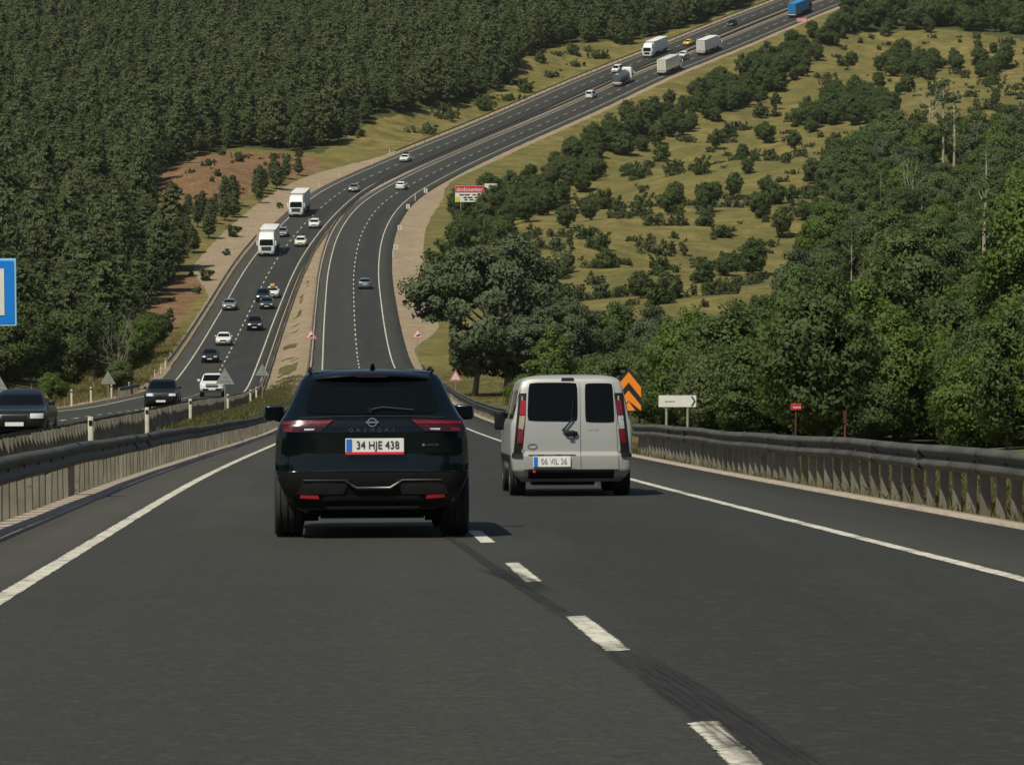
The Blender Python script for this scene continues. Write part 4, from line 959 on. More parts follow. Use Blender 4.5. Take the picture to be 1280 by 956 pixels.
def vehicle(kind, px, py, label, cat, paint, r, oncoming, used_paint=('white_paint',), recolor=None, dy=0.0, sc=1.0):
    if kind not in PROTO:
        PROTO[kind] = make_pickup() if kind == 'pickup' else make_truck(kind[6:]) if kind.startswith('truck_') else make_car(kind)
        o = PROTO[kind]
    else: o = copy_tree(PROTO[kind])
    tag(o, label, cat, {'car': 'cars in the far traffic', 'truck': 'trucks in the far traffic'}.get(cat, 'vans and pickups in the far traffic'))
    for ch in KIDS[o.name]:
        base = ch.name.split('.')[0]
        if base in ('body', 'wing_mirror', 'cargo_bed', 'cab'): ch.material_slots[0].link = 'OBJECT'; ch.material_slots[0].material = M[paint]
        elif recolor and base in recolor: ch.material_slots[0].link = 'OBJECT'; ch.material_slots[0].material = M[recolor[base]]
        elif base == 'trailer': ch.material_slots[0].material = M['trailer_white']
    s, u = solve(r, px, py)
    ymax = {'sedan': 4.48, 'hatch': 4.12, 'suv': 4.48, 'minivan': 4.22, 'pickup': 5.2, 'truck_box': 13.2, 'truck_tank': 10.2}[kind]
    place(o, r, s, u, oncoming, ymax if oncoming else 0.0)
    return o
V = vehicle
V('sedan', 18, 551, 'dark green car with light headlamps at the left picture edge', 'car', 'black_paint', LR, True)
V('suv', 201, 512, 'dark crossover with bright headlamps just beyond the median guardrail', 'car', 'black_paint', LR, True)
V('pickup', 265, 496, 'white pickup half hidden behind the grey back of a triangle sign', 'pickup', 'white_paint', LR, True)
V('sedan', 262, 454, 'black saloon above the white pickup, beyond the dark crossover', 'car', 'black_paint', LR, True)
V('sedan', 279, 433, 'white saloon between the two black cars on the left carriageway', 'car', 'white_paint', LR, True)
V('suv', 318, 414, 'black car in the right lane of the oncoming carriageway, below the dark pair', 'car', 'black_paint', LR, True)
V('sedan', 286, 389, 'silver saloon near the outer edge line of the oncoming carriageway', 'car', 'silver_paint', LR, True)
V('hatch', 333, 387, 'dark green hatchback, front one of the overlapping dark pair', 'car', 'greygreen_paint', LR, True)
V('suv', 328, 378, 'black car half hidden behind the dark hatchback', 'car', 'black_paint', LR, True)
wcar = V('sedan', 340, 373, 'white saloon carrying a yellow box on its roof', 'car', 'white_paint', LR, True)
V('truck_box', 333, 321, 'white lorry with tall cab, nearest of the oncoming trucks', 'truck', 'white_paint', LR, True)
V('hatch', 352, 297, 'pale hatchback just behind the nearest white lorry', 'car', 'silver_paint', LR, True)
V('hatch', 375, 309, 'white hatchback in the inner lane beside the nearest white lorry', 'car', 'cream_paint', LR, True)
V('hatch', 392, 286, 'white hatchback in the inner lane beside the red-rimmed lorry', 'car', 'white_paint', LR, True)
V('truck_box', 370, 272, 'white lorry with red-rimmed trailer coming round the bend', 'truck', 'white_paint', LR, True, recolor={'trailer_rim': 'red_plain'})
V('sedan', 441, 241, 'grey saloon alone on the oncoming bend', 'car', 'silver_paint', LR, True, recolor={'grille': 'black_plastic'})
rcar = V('hatch', 504, 203, 'white car with a dark load on its roof, oncoming above the bend', 'car', 'white_paint', LR, True)
V('minivan', 768, 92, 'white minivan on the far climb, nearest of the far oncoming vehicles', 'van', 'white_paint', LR, True)
V('truck_box', 809, 73, 'white lorry coming down the far climb beside the forest edge', 'truck', 'white_paint', LR, True)
V('sedan', 857, 58, 'yellow taxi on the far climb', 'car', 'yellow_paint', LR, True)
V('hatch', 912, 34, 'dark car highest on the oncoming side of the far climb', 'car', 'black_paint', LR, True)
V('hatch', 851, 73, 'small white car on the oncoming side beside the white trailers', 'car', 'white_paint', LR, True)
V('hatch', 456, 362, 'blue-grey hatchback driving away alone on the right carriageway', 'car', 'blue_grey_paint', RR, False)
V('hatch', 500, 238, 'white hatchback driving away round the bend', 'car', 'white_paint', RR, False)
V('minivan', 736, 124, 'small white van driving away at the foot of the far climb', 'van', 'white_paint', RR, False)
V('truck_tank', 771, 109, 'grey tanker with white cab on the far climb', 'truck', 'white_paint', RR, False)
V('truck_box', 827, 95, 'cream covered lorry driving up behind the tanker', 'truck', 'white_paint', RR, False, recolor={'trailer': 'cream_paint'})
V('hatch', 846, 79, 'dark car driving up between the two pale lorries', 'car', 'black_paint', RR, False)
V('truck_box', 876, 70, 'white box lorry driving up the far climb ahead of the cream lorry', 'truck', 'white_paint', RR, False)
V('truck_box', 990, 23, 'lorry with bright blue tarpaulin, highest on the hill', 'truck', 'trailer_dark', RR, False, recolor={'trailer': 'blue_paint'})
def roof_thing(car, name, label, cat, mat, z, d):
    b = MB(); b.rbox((0, 0, d[2] / 2 + .04), d, 6, 0, 16, .15); o = b.build(name, M[mat], None, 40)
    MB().box((0, -d[1] * .3, .02), (d[0] * 1.05, .05, .05)).build('strap', M['grey_plastic'], o); MB().box((0, d[1] * .3, .02), (d[0] * 1.05, .05, .05)).build('strap', M['grey_plastic'], o)
    m = car.matrix_world.copy(); m.translation = m @ Vector((0, 2.1 if 'yellow' in label else 1.5, z)); o.matrix_world = m; tag(o, label, cat)
roof_thing(wcar, 'roof_box', 'yellow box tied on the roof of the white saloon', 'roof box', 'yellow_paint', 1.42, (.62, .9, .36))
roof_thing(rcar, 'roof_load', 'dark bundle tied on the roof of the oncoming white car', 'luggage', 'black_plastic', 1.47, (.95, 1.1, .25))

# ------------------------------------------------------------------ signs and roadside posts
def gpix(px, py, d0=60, d1=1250):
    """the ground point seen at a pixel"""
    D = np.linspace(d0, d1, 500); X = (px - CX) / F * D; y = D * math.cos(PITCH)
    for _ in range(4):
        z = ground(np.c_[X, y]); y = (D + (z - CAM[2]) * math.sin(PITCH)) / math.cos(PITCH)
    p = np.c_[X, y, ground(np.c_[X, y])]; q = proj(p)[1]; i = int(np.argmax(q <= py)); return p[i], D[i]
def gpoint(px, D):
    """point on the ground at depth D along the line of sight column px"""
    X = (px - CX) / F * D; y = D * math.cos(PITCH)
    for _ in range(6):
        z = gz(X, y); y = (D + (z - CAM[2]) * math.sin(PITCH)) / math.cos(PITCH)
    return np.array([X, y, gz(X, y)])
def post(root, x, h, r=.03, mat='post_steel', name='post', z0=-.4): return MB().tube([(x, .03, z0), (x, .03, h)], r, 10).build(name, M[mat], root, 50)
def front(u, v, w): return (u, -w, v)
def sign_root(name, px, D, label, cat, group=None, rz=0.0):
    p = gpoint(px, D); r = empty(name, p, rz); tag(r, label, cat, group); return r, p
def zat(px, py, D): return W(px, py, D)[2]
def tri(cx, cz, side): h = side * .866; return [(cx - side / 2, cz - h / 3), (cx + side / 2, cz - h / 3), (cx, cz + 2 * h / 3)]
# orange chevron board behind the van
r, p = sign_root('chevron_sign', 785.5, 100, 'black board with orange upward chevrons just right of the van', 'road sign'); k = F / 100.
zt, zb = zat(784, 460, 100) - p[2], zat(784, 513, 100) - p[2]; hw = 16 / k
post(r, 0, zb + .3, .035); bd = MB().prism([(-hw, zb), (hw, zb), (hw, zt - .32), (0, zt), (-hw, zt - .32)], front, .03).build('board', M['sign_black'], r)
for yy, cut in ((464, 0), (487, 0), (503, 1)):
    a = zat(784, yy, 100) - p[2]; t = 13 / k; e = .97 * hw; dr = 19 / k
    poly = [(-e, a - dr), (0, a), (e, a - dr), (e, a - dr - t), (0, a - t), (-e, a - dr - t)] if not cut else [(-e * .55, zb + .01), (0, a + .05), (e * .55, zb + .01)]
    if not cut: poly = [(x, max(z, zb + .01)) for x, z in poly]
    MB().prism(poly, lambda u, v, w: (u, -.031 - w, v), .004).build('chevron', M['sign_orange'], bd)
# white direction board on two posts
r, p = sign_root('direction_sign', 846.5, 104, 'white direction board with black arrow head on two posts behind the guardrail', 'road sign'); k = F / 104.
z0, z1 = zat(846, 508, 104) - p[2], zat(846, 493.5, 104) - p[2]; hw = 23.5 / k; zc = (z0 + z1) / 2
for x in (-13.5 / k, 13 / k): post(r, x, z1 - .03, .038)
bd = MB().rbox((0, -.01, zc), (2 * hw, .03, z1 - z0), 14, 0, 24, .04).build('board', M['sign_white'], r)
hh = (z1 - z0) * .42; xx = hw * .80
MB().prism([(xx - .05, zc + hh), (xx, zc + hh), (xx + .09, zc), (xx, zc - hh), (xx - .05, zc - hh), (xx + .04, zc)], lambda u, v, w: (u, -.027 - w, v), .004).build('arrow', M['ink'], bd)
for x0, l in ((-.36, .09), (-.255, .12), (-.12, .05)): MB().box((x0 + l / 2, -.028, zc - .005), (l, .004, .035)).build('faded_lettering', M['ink_grey'], bd)
# blue service sign at the left edge of the picture, white panel with a black mark
D = 50.; k = F / D; r, p = sign_root('blue_sign', -18, D, 'blue square sign with white panel and pale border at the left picture edge', 'road sign')
z0, z1 = zat(-22, 405.5, D) - p[2], zat(-22, 321.5, D) - p[2]; zc = (z0 + z1) / 2; hw = 42 / k; post(r, 0, z1 - .05, .04)
bd = MB().rbox((0, -.01, zc), (2 * hw, .03, z1 - z0), 16, 0, 32, .02).build('border', M['sign_pale_blue'], r)
MB().rbox((0, -.028, zc), (2 * hw - .055, .008, z1 - z0 - .055), 16, 0, 32, .02).build('face', M['sign_blue'], bd)
MB().box((-.02, -.036, zc + .003), (2 * (29 / k) , .008, 58 / k)).build('white_panel', M['sign_white'], bd)
MB().box((-.07, -.044, zc - .005), (2 * (19 / k), .006, 10 / k)).build('pictogram_bar', M['ink'], bd)
MB().prism([(-.32, zc - .09), (-.26, zc - .09), (-.26, zc + .12), (-.32, zc + .12)], lambda u, v, w: (u, -.041 - w, v), .006).build('pictogram_bar', M['ink'], bd)
# backs of the triangle signs that face the oncoming traffic
for px, py, side, D, lb in ((135.5, 474, 19, 229, 'on the far left verge beyond the oncoming lanes'), (281.5, 473, 24, 178, 'largest, on the median in front of the white pickup'), (328, 464, 17, 252, 'right one, on the median beside the oncoming edge line'), (-1, 483, 27, 172, 'cut by the left picture edge')):
    k = F / D; r, p = sign_root('triangle_sign', px, D, 'grey back of a triangular sign, ' + lb, 'road sign', 'backs of triangular signs')
    zc = zat(px, py, D) - p[2]; sd = side / k; post(r, 0, zc + sd * .4, .03)
    t3 = MB().prism(tri(0, zc, sd), front, .02).build('plate', M['sign_back'], r)
    for dz in (-.12, .1): MB().box((0, -.028, zc + dz * sd), (sd * (.55 if dz < 0 else .25), .012, .03)).build('bracket', M['post_steel'], t3)
# red-bordered warning triangles that face us
def warning(px, py, side, D, label, sym):
    k = F / D; r, p = sign_root('warning_sign', px, D, label, 'road sign', 'red warning triangles'); zc = zat(px, py, D) - p[2]; sd = side / k
    post(r, 0, zc + .1, .03); t3 = MB().prism(tri(0, zc, sd), front, .02).build('border', M['sign_pink'], r)
    MB().prism(tri(0, zc, sd * .62), lambda u, v, w: (u, -.021 - w, v), .004).build('face', M['sign_white'], t3)
    if sym == 'slope': MB().prism([(-.17 * sd, zc - .13 * sd), (.19 * sd, zc - .13 * sd), (.19 * sd, zc + .02 * sd), (.05 * sd, zc + .05 * sd)], lambda u, v, w: (u, -.026 - w, v), .004).build('slope_symbol', M['ink'], t3)
    else:
        for x in (-.05, .05): MB().box((x * sd, -.029, zc - .01 * sd), (.035 * sd, .006, .26 * sd)).build('narrow_symbol', M['sign_pink'], t3)
    return r
warning(388.5, 419, 15.5, 398, 'red triangle with dark slope symbol standing on the gravel median', 'slope')
w2 = warning(522, 418, 16, 396, 'red triangle with dark slope symbol on the right grass verge below the big tree', 'slope')
warning(569.5, 471, 16, 268, 'red triangle with two strokes near the low guardrail behind the black car', 'narrow')
# white delineator posts
def delineator(px, py, r_, label, h, umin):
    s, u = solve(r_, px, py, 14)
    if umin:                                             # stands at a fixed distance from the centre line
        k_ = np.arange(60, 1000); q_ = proj(at(r_, k_, np.full(len(k_), umin)))[0]; s = float(k_[np.argmin(np.abs(q_ - px) + (.25 * np.abs(proj(at(r_, k_, np.full(len(k_), umin)))[1] - py)))]); u = umin
    p = at(r_, s, u); z = gz(p[0], p[1]); r = empty('delineator_post', (p[0], p[1], z)); tag(r, label, 'delineator', 'white delineator posts')
    MB().rbox((0, 0, h / 2 - .1), (.13, .09, h + .2), 3, 0, 12, .05).build('shaft', M['delineator'], r, 40); MB().box((0, -.046, h * .86), (.08, .008, .12)).build('reflector', M['black_plastic'], r)
for i, (px, py, h) in enumerate(((113, 552, 1.0), (183, 544, 1.15), (238, 527, 1.0), (285, 511, 1.0), (313, 500, .95), (320.5, 491, .8))):
    delineator(px, py, LR, 'white delineator post in front of the median guardrail, number %s from the left' % ('one', 'two', 'three', 'four', 'five', 'six')[i], .95, 5.35)
for i, (px, py) in enumerate(((89.5, 512), (113.5, 507), (139.5, 501), (161.5, 493), (193.5, 478), (201.5, 472), (207, 465), (213, 450))):
    delineator(px, py, LR, 'white delineator post on the outer verge of the oncoming lanes, %s from the left' % ('first', 'second', 'third', 'fourth', 'fifth', 'sixth', 'seventh', 'eighth')[i], 1.05, -5.75)
for i, (px, py) in enumerate(((399, 234), (424, 222), (465, 206), (487, 192))):
    delineator(px, py, LR, 'thin white marker post on the gravel outside the bend, %s from the left' % ('first', 'second', 'third', 'fourth')[i], 1.2, 0)
# red and white bend markers
for i, (px, py) in enumerate(((494.5, 321), (499.5, 296), (510, 269), (532, 249))):
    s, u = solve(RR, px, py, 12); p = at(RR, s, u); z = gz(p[0], p[1]); r = empty('bend_marker', (p[0], p[1], z)); tag(r, 'red and white marker board on the right edge of the bend, %s from below' % ('first', 'second', 'third', 'fourth')[i], 'bend marker', 'red and white bend markers')
    post(r, 0, 1.5, .035, 'post_steel'); bd = MB().rbox((0, -.01, 1.55), (.62, .03, .75), 12, 0, 20, .04).build('board', M['sign_white'], r)
    for zz in (1.40, 1.70): MB().prism([(-.27, zz - .13), (-.05, zz - .13), (.27, zz), (-.05, zz + .13), (-.27, zz + .13), (.02, zz)], lambda u, v, w: (u, -.026 - w, v), .004).build('arrow', M['sign_red'], bd)
for px, py, i in ((519, 251, 0), (491, 322, 1)):
    delineator(px, py, RR, 'thin pale post beside the bend markers, %s' % ('the upper one' , 'the lower one')[i], 1.3, 0)
# billboard and its pale neighbour
D = 600.; k = F / D; r, p = sign_root('billboard', 587, D, 'billboard with red header and white text panel among the roadside trees', 'billboard')
z0, z1 = zat(587, 252.5, D) - p[2], zat(587, 232, D) - p[2]; hw = 18 / k
for x in (-hw * .6, hw * .6): post(r, x, z1, .08)
bd = MB().box((0, 0, (z0 + z1) / 2), (2 * hw, .12, z1 - z0)).build('panel', M['sign_white'], r); hz = z1 - (z1 - z0) * .22
MB().box((0, -.066, hz), (2 * hw * .99, .01, (z1 - z0) * .42)).build('header', M['sign_red'], bd)
text('dodosenter', 1.0, M['sign_white'], bd, lambda u, v, w: (u, -.075 - w, hz - .05 + v), .003, .92, 1.0, 'header_lettering')
for zz, bars in ((1.15, ((-1.5, .7), (-.6, .9), (.55, .5), (1.3, .6))), (.72, ((-.9, .6), (-.1, .8), (.9, .6))), (.35, ((-.8, .5), (.1, .6), (1.2, .5)))):
    for x0, l in bars: MB().box((x0 + .2, -.066, z0 + zz), (l, .01, .24)).build('faded_lettering', M['ink'], bd)
MB().box((-hw * .80, -.066, z0 + .42), (.75, .01, .75)).build('yellow_square', M['sign_yellow'], bd)
D = 604.; r, p = sign_root('blank_board', 613.5, D, 'pale blank board beside the red and white billboard', 'board'); k = F / D
z0, z1 = zat(613, 240, D) - p[2], zat(613, 229.5, D) - p[2]; post(r, 0, z0 + .3, .07)
bd = MB().prism([(-8/k, z1), (8/k, z1), (8/k, z0), (0, z0), (-5.5/k, z0 + .75), (-8/k, z0 + .85)], front, .08).build('panel', M['sign_white'], r); MB().box((0, .03, (z0 + z1) / 2), (14 / k, .06, .08)).build('brace', M['post_steel'], bd)
# small red plate in the bushes, rusty post, and the red sign far up the hill
D = 81.; k = F / D; r, p = sign_root('red_plate', 994.5, D, 'small red plate with pale lettering in front of the roadside bushes', 'sign'); zc = zat(994, 507.5, D) - p[2]
post(r, 0, zc + .02, .018, 'rust_red'); bd = MB().rbox((0, 0, zc), (13 / k, .02, 8 / k), 12, 0, 16, .05).build('plate', M['sign_red'], r)
for x in (-.06, 0, .06): MB().box((x + .02, -.013, zc - .015), (.045, .004, .025)).build('faded_lettering', M['sign_white'], bd)
D = 80.; r, p = sign_root('rusty_post', 1055.5, D, 'thin rust-red post standing behind the right guardrail', 'post'); zc = zat(1055, 513, D) - p[2]
MB().tube([(0, 0, -.3), (.01, 0, zc)], .024, 10).build('shaft', M['rust_red'], r, 50); MB().box((0, -.02, zc - .13), (.075, .03, .26)).build('plate', M['rust_dark'], r)
D = 985.; r, p = sign_root('red_sign', 1002, D, 'pinkish red sign below the blue lorry at the hilltop', 'road sign'); k = F / D; zc = zat(1002, 25.5, D) - p[2]; post(r, 0, zc, .08)
bd = MB().box((0, 0, zc), (12.5 / k, .08, 5.5 / k)).build('panel', M['sign_pink'], r); MB().box((0, -.05, zc - .9), (7 / k, .02, .35)).build('lower_panel', M['sign_white'], bd)
for x in (-.7, 0, .7): MB().prism([(x - .3, zc - .35), (x, zc + .3), (x + .3, zc - .35), (x, zc - .05)], lambda u, v, w: (u, -.045 - w, v), .01).build('chevron', M['sign_white'], bd)

# ------------------------------------------------------------------ vegetation
def leaf_quads(cen, nrm, size, aspect=1.6, jit=.7):
    """one bent leaf-spray quad per centre, facing roughly outward"""
    n = len(cen); nrm = nrm / (np.linalg.norm(nrm, axis=1)[:, None] + 1e-9)
    d = nrm + rng.normal(0, jit, (n, 3)); d /= np.linalg.norm(d, axis=1)[:, None] + 1e-9
    d *= np.where((d * nrm).sum(1) < 0, -1, 1)[:, None]
    a = np.cross(d, rng.normal(0, 1, (n, 3))); a /= np.linalg.norm(a, axis=1)[:, None] + 1e-9; b = np.cross(d, a)
    s = np.asarray(size) * rng.uniform(.6, 1.35, n); a = a * (s * aspect / 2)[:, None]; b = b * (s / 2)[:, None]
    v = np.stack([cen - a, cen - b * .9 + a * .1, cen + a, cen + b + a * .15], 1).reshape(-1, 3)
    sn = nrm * .7 + d * .6; sn /= np.linalg.norm(sn, axis=1)[:, None]
    return v, np.arange(n * 4).reshape(n, 4), np.repeat(rng.random(n), 4), np.repeat(sn, 4, 0)
def crown_mesh(name, cen, nrm, size, aspect=1.6, jit=.7, tint=None):
    v, q, t, sn = leaf_quads(cen, nrm, size, aspect, jit)
    if tint is not None: t = np.clip(t * .6 + np.repeat(tint, 4) * .5, 0, 1)
    me = np_mesh(name, v, q, {'tint': t}, True); me.normals_split_custom_set_from_vertices(sn.tolist()); return me
def tube_mesh(name, chains):
    b = MB()
    for pts, rad, n in chains: b.tube(pts, rad, n)
    return b.mesh(name, 60)
def clumps(C, Rad, per, flat=.75):
    """leaf centres and outward normals round clump centres"""
    cs, ns, ts = [], [], []; mid = np.mean(C, axis=0)
    for c, r in zip(C, Rad):
        m = int(per * r ** 1.5) + 3; d = rng.normal(0, 1, (m, 3)); d /= np.linalg.norm(d, axis=1)[:, None]
        rr = r * rng.random(m) ** .45; p = d * rr[:, None]; p[:, 2] *= flat
        cs.append(c + p); oc = np.array(c) - mid; oc /= np.linalg.norm(oc) + 1e-6; ns.append(d * .8 + oc * .8 + (0, 0, .45)); ts.append(np.full(m, rng.random()))
    return np.concatenate(cs), np.concatenate(ns), np.concatenate(ts)
def pine(h, cw, seed):
    ch = [([(0, 0, -.6), (.05, .03, h * .5), (0, 0, h * .97)], [.20, .13, .03], 7)]; cs, ns, ts = [], [], []
    z = h * .16; off = rng.uniform(0, 6)
    while z < h * .98:
        f = (z / h - .16) / .84; L = cw * (1.02 - f) ** .62 * min(1, .55 + f * 2.5) * rng.uniform(.75, 1.15)
        for k in range(6):
            a = off + k * 1.047 + rng.normal(0, .25); l = L * rng.uniform(.7, 1.15); ph = rng.random()
            tip = np.array([math.cos(a) * l, math.sin(a) * l, z + l * (.16 + .25 * f)]); base = np.array([0, 0, z])
            if k % 2 == 0: ch.append(([base, tip], [.035, .01], 4))
            for t in np.linspace(.25, 1, 5):
                c = base + (tip - base) * t; m = 15; d = rng.normal(0, 1, (m, 3)) * (.19 + .15 * l * .4) ; cs.append(c + d * [1, 1, .55]); ns.append(np.tile([.55 * math.cos(a), .55 * math.sin(a), .6], (m, 1))); ts.append(np.full(m, ph))
        off += .6; z += h * .052
    cs.append(rng.normal(0, .12, (10, 3)) + [0, 0, h]); ns.append(np.tile([0, 0, 1.], (10, 1))); ts.append(np.full(10, .6))
    return crown_mesh('crown', np.concatenate(cs), np.concatenate(ns), .27, 2.1, .6, np.concatenate(ts)), tube_mesh('trunk', ch)
def broad(h, cw, z0, nclump, per, size, lean=0.0, trunk_r=.16, limbs=7, shape=1.0):
    C, Rd = [], []
    for _ in range(nclump):
        d = rng.normal(0, 1, 3); d /= np.linalg.norm(d); k = rng.uniform(.45, 1.0) ** .7
        w = cw / 2 * (1 - .25 * max(0, d[2])) * shape
        C.append([d[0] * w * k + lean * (.5 + .5 * d[2]), d[1] * w * k, z0 + (h - z0) * (.5 + .5 * d[2] * k)]); Rd.append(cw * rng.uniform(.11, .20))
    cs, ns, ts = clumps(np.array(C), Rd, per); ch = [([(0, 0, -.6), (lean * .15, 0, z0 * .6 + .3), (lean * .5, 0, h * .62)], [trunk_r, trunk_r * .75, trunk_r * .25], 8)]
    for c in random.sample(C, min(limbs, len(C))):
        ch.append(([(lean * .25, 0, z0 * .75 + .3), ((c[0]) * .45 + lean * .2, c[1] * .45, (z0 + c[2]) * .55), c], [trunk_r * .5, trunk_r * .3, .02], 6))
    return crown_mesh('crown', cs, ns, size, 1.5, .8, ts), tube_mesh('trunk', ch)
def joined(crown, trunk, mats):
    """crown and trunk as one two-material mesh, for the uncountable rest of a wood"""
    bm = bmesh.new(); bm.from_mesh(crown); nf = len(bm.faces); bm.from_mesh(trunk); bm.faces.ensure_lookup_table()
    for f in list(bm.faces)[nf:]: f.material_index = 1
    me = bpy.data.meshes.new('wood_tree'); bm.to_mesh(me); bm.free()
    for m in mats: me.materials.append(m)
    return me
TALL = {'oak_tree': .6, 'hilltop_tree': .95, 'meadow_tree': .55, 'meadow_bush': .7, 'bush': 1.2, 'thicket_tree': .8}
LAND = [(0, 380, 'above the blue sign'), (60, 250, 'high above the blue sign'), (110, 420, 'above the outer triangle sign'), (60, 60, 'near the upper left corner'), (190, 330, 'beside the red bank'), (220, 160, 'above the red cutting'), (300, 40, 'near the top edge left of centre'), (400, 150, 'above the oncoming bend'), (520, 100, 'above the grass strip'), (560, 20, 'below the top edge at centre'),
  (700, 40, 'above the far oncoming van'), (850, 20, 'above the yellow taxi'), (590, 280, 'near the billboard'), (700, 180, 'below the small white van'), (800, 130, 'below the tanker'), (880, 110, 'below the white box lorry'), (980, 60, 'below the blue lorry'), (1100, 20, 'on the hilltop right of the blue lorry'), (1220, 20, 'in the upper right corner'), (1110, 95, 'on the upper meadow'), (1230, 95, 'on the upper meadow near the right edge'),
  (720, 330, 'right of the big spreading tree'), (850, 270, 'on the middle of the meadow'), (800, 360, 'at the lower meadow edge'), (950, 200, 'on the upper half of the meadow'), (970, 330, 'on the meadow beside the wood'), (785, 450, 'above the chevron board'), (846, 470, 'behind the white direction board'), (930, 480, 'between the direction board and the red plate'), (995, 480, 'behind the red plate'), (1056, 480, 'behind the rusty post'), (1150, 480, 'right of the rusty post'), (1250, 480, 'behind the guardrail at the right edge'),
  (1060, 330, 'around the lower pale trunk'), (1140, 240, 'around the forked pale tree'), (1190, 170, 'around the pair of tall poplars'), (1230, 300, 'around the long pale trunk'), (1060, 200, 'at the left rim of the right wood'), (1270, 200, 'by the right edge, level with the poplars'), (1150, 390, 'in the lower middle of the right wood')]
def spot(p):
    x, y, _ = proj(np.asarray(p, float)); return min(LAND, key=lambda l: (l[0] - x) ** 2 + (l[1] - y) ** 2)[2]
def tree(name, var, leafm, barkm, p, sc, label, cat, group=None, szz=1.0, rz=None):
    if group and name not in ('olive_shrub', 'young_pine', 'bank_bush', 'scrub_bush'):
        w_ = spot(p); label = ('tall ' if sc * szz > TALL.get(name, .85) else 'low ') + label.split(' in the ')[0].split(' scattered ')[0].split(' on the ')[0] + ' ' + w_; group = group + ' ' + w_
    r = empty(name, p, rng.uniform(0, 6.28) if rz is None else rz); r.scale = (sc, sc, sc * szz); tag(r, label, cat, group)
    o = link('crown', var[0], r); setmat(o, M[leafm]); o = link('trunk', var[1], r); setmat(o, M[barkm]); return r
def stuff(name, pts, scl, idx, meshes, label):
    """all further trees of a kind: points carrying instances"""
    col = bpy.data.collections.new(name + '_variants')
    for i, me in enumerate(meshes): col.objects.link(bpy.data.objects.new('%02d_variant' % i, me))
    me = bpy.data.meshes.new(name); me.vertices.add(len(pts)); me.vertices.foreach_set('co', np.asarray(pts, np.float32).ravel())
    a = me.attributes.new('scl', 'FLOAT', 'POINT'); a.data.foreach_set('value', np.asarray(scl, np.float32))
    a = me.attributes.new('rot', 'FLOAT', 'POINT'); a.data.foreach_set('value', rng.uniform(0, 6.28, len(pts)).astype(np.float32))
    a = me.attributes.new('idx', 'INT', 'POINT'); a.data.foreach_set('value', np.asarray(idx, np.int32))
    o = link(name, me); tag(o, label, kind='stuff'); ng = bpy.data.node_groups.new(name, 'GeometryNodeTree')
    ng.interface.new_socket('Geometry', in_out='INPUT', socket_type='NodeSocketGeometry'); ng.interface.new_socket('Geometry', in_out='OUTPUT', socket_type='NodeSocketGeometry')
    N, K = ng.nodes, ng.links; gi, go = N.new('NodeGroupInput'), N.new('NodeGroupOutput'); ci = N.new('GeometryNodeCollectionInfo'); ci.inputs[0].default_value = col; ci.inputs['Separate Children'].default_value = True; ci.inputs['Reset Children'].default_value = True
    ip = N.new('GeometryNodeInstanceOnPoints'); ip.inputs['Pick Instance'].default_value = True
    def na(nm, t):
        n = N.new('GeometryNodeInputNamedAttribute'); n.data_type = t; n.inputs[0].default_value = nm; return n.outputs[0]
    cx = N.new('ShaderNodeCombineXYZ'); K.new(na('rot', 'FLOAT'), cx.inputs[2]); cs = N.new('ShaderNodeCombineXYZ'); sc = na('scl', 'FLOAT')
    for i in range(3): K.new(sc, cs.inputs[i])
    K.new(gi.outputs[0], ip.inputs['Points']); K.new(ci.outputs[0], ip.inputs['Instance']); K.new(na('idx', 'INT'), ip.inputs['Instance Index']); K.new(cx.outputs[0], ip.inputs['Rotation']); K.new(cs.outputs[0], ip.inputs['Scale']); K.new(ip.outputs[0], go.inputs[0])
    md = o.modifiers.new('scatter', 'NODES'); md.node_group = ng; return o
def scatter(x0, x1, y0, y1, step, poly, clear=9.5, seed=0, keep=1.0, excl=(), wide=.155):
    """jittered ground points whose image lies in poly and that keep clear of the roads"""
    gx, gy = np.meshgrid(np.arange(x0, x1, step), np.arange(y0, y1, step)); xy = np.stack([gx.ravel(), gy.ravel()], 1)
    xy += rng.uniform(-.48, .48, xy.shape) * step
    m = (np.abs(xy[:, 0]) < (xy[:, 1] + 60) * wide + 22) & (rng.random(len(xy)) < keep); xy = xy[m]
    z, (ur, ul, sr, sl) = ground(xy, True); p = np.c_[xy, z]; px, py, D = proj(p)
    ok = inpoly(px, py, poly) & (np.abs(ur) > clear) & (np.abs(ul) > clear) & (D > 20)
    for e in excl: ok &= ~inpoly(px, py, e)
    return p[ok], px[ok], py[ok], D[ok]
def wood(name, P, px, py, D, variants, leafm, barkm, label, cat, group, stuff_label, smin, smax, limit=300, hh=10., name_stuff=None, small=None):
    sc = rng.uniform(smin, smax, len(P)) * (1 if small is None else small(px, py)) * (1 + .12 * rng.normal(0, 1, len(P)).clip(-1.5, 1.5)); vi = rng.integers(0, len(variants), len(P))
    if name == 'woodland_tree':
        ok = unhide(px, py, D, sc, hh * .98, 6.0); P, px, py, D, sc, vi = P[ok], px[ok], py[ok], D[ok], sc[ok], vi[ok]
    on = (px > -25) & (px < 1305) & (py > -10) & (py - hh * sc * F / D < 960)
    order = np.argsort(-(sc / D) * np.where(on, 1, .001)); ind = order[:limit] if len(P) > limit else order; rest = order[limit:]
    lm = leafm if isinstance(leafm, tuple) else (leafm,); mi = rng.integers(0, len(lm), len(P))
    for i in ind: tree(name, variants[vi[i]], lm[mi[i]], barkm, P[i], sc[i], label, cat, group, rng.uniform(.85, 1.18))
    if len(rest):
        j = [joined(c, t, (M[q], M[barkm])) for q in lm for c, t in variants]; stuff(name_stuff or name + 's', P[rest], sc[rest], vi[rest] + len(variants) * mi[rest], j, stuff_label)
    print(name, len(P), len(rest))
